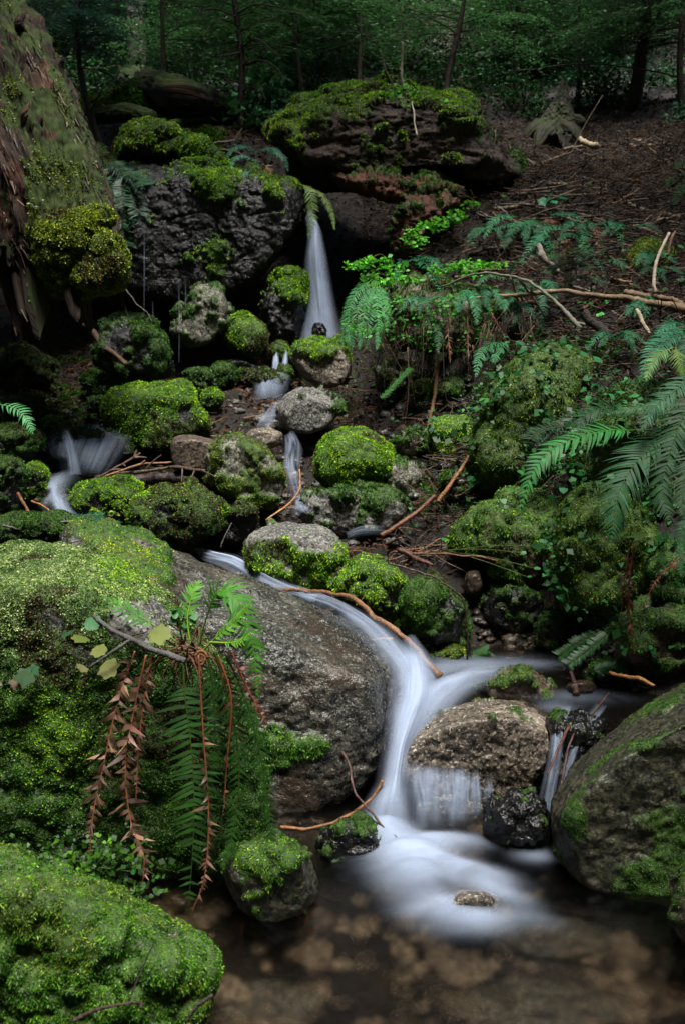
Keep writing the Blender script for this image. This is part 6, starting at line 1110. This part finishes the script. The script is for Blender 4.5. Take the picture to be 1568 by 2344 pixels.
flow('cascade', 'smooth white chute between the granite boulder and the tan ledge', [(935, 1465, 3.32, 30, .15), (945, 1520, 3.26, 68, .75), (948, 1590, 3.12, 84, 1.), (932, 1650, 3.02, 70, 1.), (912, 1720, 2.92, 46, .95), (900, 1790, 2.84, 46, .85), (890, 1850, 2.76, 74, .85), (882, 1900, 2.7, 95, .3)], layers=4, cat='cascade', up=(.1, -.7, .7), fr=(1.2, 3), bulge=.04, amp=1.0, edge=2.1)
flow('cascade', 'white flow sweeping left off the ledge water into the chute', [(1160, 1540, 3.46, 20, .05), (1085, 1552, 3.36, 42, .5), (1020, 1578, 3.25, 60, .85), (970, 1622, 3.12, 74, .95), (930, 1680, 3.0, 46, .6), (910, 1730, 2.92, 30, .1)], layers=3, cat='cascade', up=(.1, -.4, 1), fr=(1.2, 3), bulge=.02, edge=2.)
flow('water_curtain', 'sheer veil of water falling from the front edge of the tan ledge', [(1015, 1762, 2.85, 100, .05), (1013, 1785, 2.82, 104, .3), (1008, 1820, 2.8, 104, .3), (1003, 1860, 2.78, 100, .2), (1000, 1905, 2.77, 95, .0)], layers=2, cat='waterfall', up=(0, -1, .15), fr=(.7, 8), bulge=.008, edge=.6, mat=STRAND)
for k, (u, w0, v0, v1, a) in enumerate([(958, 17, 1772, 1905, .42), (972, 9, 1768, 1868, .3), (990, 22, 1766, 1895, .38), (1019, 12, 1770, 1862, .36), (1030, 9, 1766, 1890, .34), (1049, 19, 1768, 1880, .42), (1069, 8, 1772, 1860, .3), (1088, 14, 1776, 1868, .36), (1116, 9, 1786, 1838, .2)]):
    q_ = rng.normal(0, 3, 3)
    o_ = flow('water_strand', 'soft white strand of water falling from the front edge of the tan ledge', [(u+q_[0], v0-10, 2.86, w0*.9, .0), (u+q_[0]*.7, v0+18, 2.815, w0, a*.7), (u+q_[1], v0+.45*(v1-v0), 2.795, w0*1.15, a), (u+q_[1]*.6, v0+.75*(v1-v0), 2.785, w0*1.35, a*.6), (u+q_[2], v1, 2.775, w0*1.6, .0)], nt=14, ns=44, layers=2, cat='water strand', up=(0, -1, .15), fr=(2.5, 1.2), bulge=.008, edge=1.5, gap=.004); o_['group'] = 'strands of the water curtain'
flow('trickle', 'twisting right hand trickle down the wet stone', [(1290, 1625, 3.08, 14, .15), (1278, 1660, 2.96, 18, .6), (1272, 1720, 2.88, 18, .55), (1262, 1780, 2.84, 18, .5), (1250, 1850, 2.74, 20, .5), (1240, 1930, 2.68, 28, .45), (1235, 1960, 2.66, 34, .1)], layers=2, cat='trickle', up=(0, -.9, .3), fr=(1.2, 7), bulge=.02, mat=STRAND)
flow('trickle', 'thin second trickle running beside the dark lichened boulder', [(1370, 1620, 3.1, 16, .1), (1340, 1660, 2.98, 16, .45), (1310, 1720, 2.9, 14, .4), (1292, 1790, 2.84, 12, .35), (1280, 1850, 2.78, 10, .1)], layers=2, cat='trickle', up=(0, -.9, .3), fr=(1.2, 7), bulge=.02, mat=STRAND)
for k, (u, v0, v1, Y, lab) in enumerate([(330, 440, 740, 6.75, 'longest thin water thread dripping off the dark cliff at left'), (410, 640, 830, 6.3, 'thin water thread in front of the upright boulder'), (425, 640, 720, 6.35, 'short water thread beside the longer one on the upright boulder'), (417, 420, 480, 6.8, 'short water thread high on the dripping rock face'), (350, 690, 760, 6.6, 'faint water thread over the shadowy mossy boulder')]):
    flow('drip', lab, [(u, v0, Y, 1.3, .1), (u+1, (v0+v1)/2, Y, 1.6, .3), (u, v1, Y, 1.4, .1)], nt=4, ns=30, layers=1, cat='water thread', up=(0, -1, .1), bulge=0, fr=(6, 1))
def sheet(name, x0, x1, y0, y1, z, mat, kind='structure', nx=60, ny=60, lab=None):
    X_, Y_ = np.meshgrid(np.linspace(x0, x1, nx), np.linspace(y0, y1, ny)); Z_ = z(X_, Y_) if callable(z) else np.full_like(X_, z)
    i = np.arange(ny-1)[:, None]*nx; j = np.arange(nx-1)[None]; mb = MB()
    mb.add(np.stack((X_, Y_, Z_), -1), np.stack((i+j, i+j+1, i+nx+j+1, i+nx+j), -1).reshape(-1, 4)); o = mb.build(name, mat, smooth=True); o['kind'] = kind; return o
sheet('pool_water', -1.6, 1.9, .9, 3.05, lambda x, y: .004*fbm(np.stack((x*3, y*3, x*0), -1), 3, 2), CLEAR)
zl = P(1200, 1560, 3.5)[2]
sheet('ledge_water', .28, 1.5, 3.1, 4.0, lambda x, y: zl+.005*fbm(np.stack((x*5, y*5, x*0), -1), 3, 2), CLEAR)
# white water spread over the pool: soft patches at their own places on the water
def foam_sheen_field(blobs, x0, x1, y0, y1, nx, ny, layers, h, z0, lab):
    X_, Y_ = np.meshgrid(np.linspace(x0, x1, nx), np.linspace(y0, y1, ny)); D = np.zeros_like(X_); H = np.zeros_like(X_)
    for (x, y, rx, ry, an, w, hh) in blobs:
        dx, dy = X_-x, Y_-y; c, s_ = math.cos(an), math.sin(an); q = ((dx*c+dy*s_)/rx)**2+((-dx*s_+dy*c)/ry)**2
        e = np.exp(-q**1.2); D = 1-(1-D)*(1-np.clip(w*e, 0, .98)); H = np.maximum(H, hh*np.exp(-q))
    D *= np.clip(1+.55*fbm(np.stack((X_*5, Y_*9, X_*0), -1), 4, 15), 0, 1.3)
    edge = sstep(0, .12, X_-x0)*sstep(0, .12, x1-X_)*sstep(0, .12, Y_-y0)*sstep(0, .08, y1-Y_); D *= edge
    mb = MB(); i = np.arange(ny-1)[:, None]*nx; j = np.arange(nx-1)[None]
    for l in range(layers):
        Z_ = z0+.008+h*l+H*(1-.12*l)+.004*fbm(np.stack((X_*6, Y_*6, X_*0+l), -1), 3, 2)
        f = 1-(1-np.clip(D*.9, 0, .97))**(1.3/layers)
        mb.add(np.stack((X_, Y_, Z_), -1), np.stack((i+j, i+j+1, i+nx+j+1, i+nx+j), -1).reshape(-1, 4), None, (.8,)*3, foam=f.ravel(), flow=np.stack((X_*5, Y_*11, Z_*0+l*3), -1).reshape(-1, 3))
    o = mb.build('foam_and_sheen', FOAM, smooth=True); tag(o, lab, 'foam', None, 'stuff'); return o
def B(u, v, z, ru, ry, an, w, hh):
    d = P(u, v, 1.)-np.array((0, 0, CZ)); Y = (z-CZ)/d[2]; q = P(u, v, Y); return (q[0], Y, ru*mpp(Y), ry, an, w, hh)
foam_sheen_field([B(885, 1900, .04, 60, .10, 0, .95, .07), B(930, 1945, .03, 90, .09, 0, .9, .05), B(1000, 1925, .02, 100, .05, 0, .55, .03), B(950, 2005, .02, 80, .08, .2, .95, .05), B(1100, 2010, .02, 60, .05, 0, .7, .04), B(1040, 1985, .02, 110, .05, -.5, .8, .03),
            B(985, 2065, .02, 75, .05, .2, .8, .02), B(1070, 2100, .01, 90, .04, -.2, .6, .01), B(1140, 2045, .01, 80, .035, -.7, .5, .01), B(1060, 2125, .01, 100, .04, 0, .22, 0), B(1180, 2095, .01, 90, .035, -.4, .18, 0),
            B(1225, 1962, .01, 50, .03, 0, .25, 0)],
           -.6, 1.25, 1.6, 2.95, 190, 170, 3, .006, 0., 'soft white foam spreading across the pool below the falls')
foam_sheen_field([B(1080, 1530, zl, 90, .08, 0, .4, 0), B(1180, 1520, zl, 120, .07, 0, .22, 0), B(1000, 1545, zl, 50, .12, 0, .5, 0), B(1330, 1600, zl, 90, .06, 0, .16, 0), B(1280, 1625, zl, 40, .05, 0, .25, 0)], .28, 1.4, 3.1, 3.95, 90, 80, 2, .004, zl, 'milky film on the ledge above the tan block, moving water with painted sheen')  # pale film also paints the milky reflection on the ledge water
# ------------------------------------------------------------------ daylight
w = bpy.data.worlds.new('World'); S.world = w; w.use_nodes = True; nt = w.node_tree; nt.nodes.clear()
sky = nt.nodes.new('ShaderNodeTexSky'); sky.sky_type = 'NISHITA'; sky.sun_disc = False
EL, AZ = SUN_EL, SUN_AZ
sky.sun_elevation = EL; sky.sun_rotation = AZ; sky.dust_density = 2.
bg = nt.nodes.new('ShaderNodeBackground'); bg.inputs[1].default_value = .05; wo = nt.nodes.new('ShaderNodeOutputWorld')
nt.links.new(sky.outputs[0], bg.inputs[0]); nt.links.new(bg.outputs[0], wo.inputs[0])
sl = bpy.data.lights.new('sun', 'SUN'); sl.energy = 5.; sl.angle = math.radians(22); sl.color = (1, .97, .92); so = bpy.data.objects.new('sun', sl); COL.objects.link(so)
from mathutils import Vector
dv = Vector((math.sin(AZ)*math.cos(EL), math.cos(AZ)*math.cos(EL), math.sin(EL)))
so.rotation_euler = dv.to_track_quat('Z', 'Y').to_euler(); so.location = (0, 0, 12)
S.view_settings.view_transform = 'Standard'; S.view_settings.look = 'None'; S.view_settings.exposure = .9; S.view_settings.gamma = 1
S.render.engine = 'CYCLES'; c_ = S.cycles
c_.max_bounces = 8; c_.diffuse_bounces = 1; c_.glossy_bounces = 2; c_.transmission_bounces = 4; c_.transparent_max_bounces = 32
c_.caustics_refractive = True; c_.caustics_reflective = False; c_.sample_clamp_indirect = 3.; c_.use_denoising = True; c_.use_adaptive_sampling = True; c_.adaptive_threshold = .02
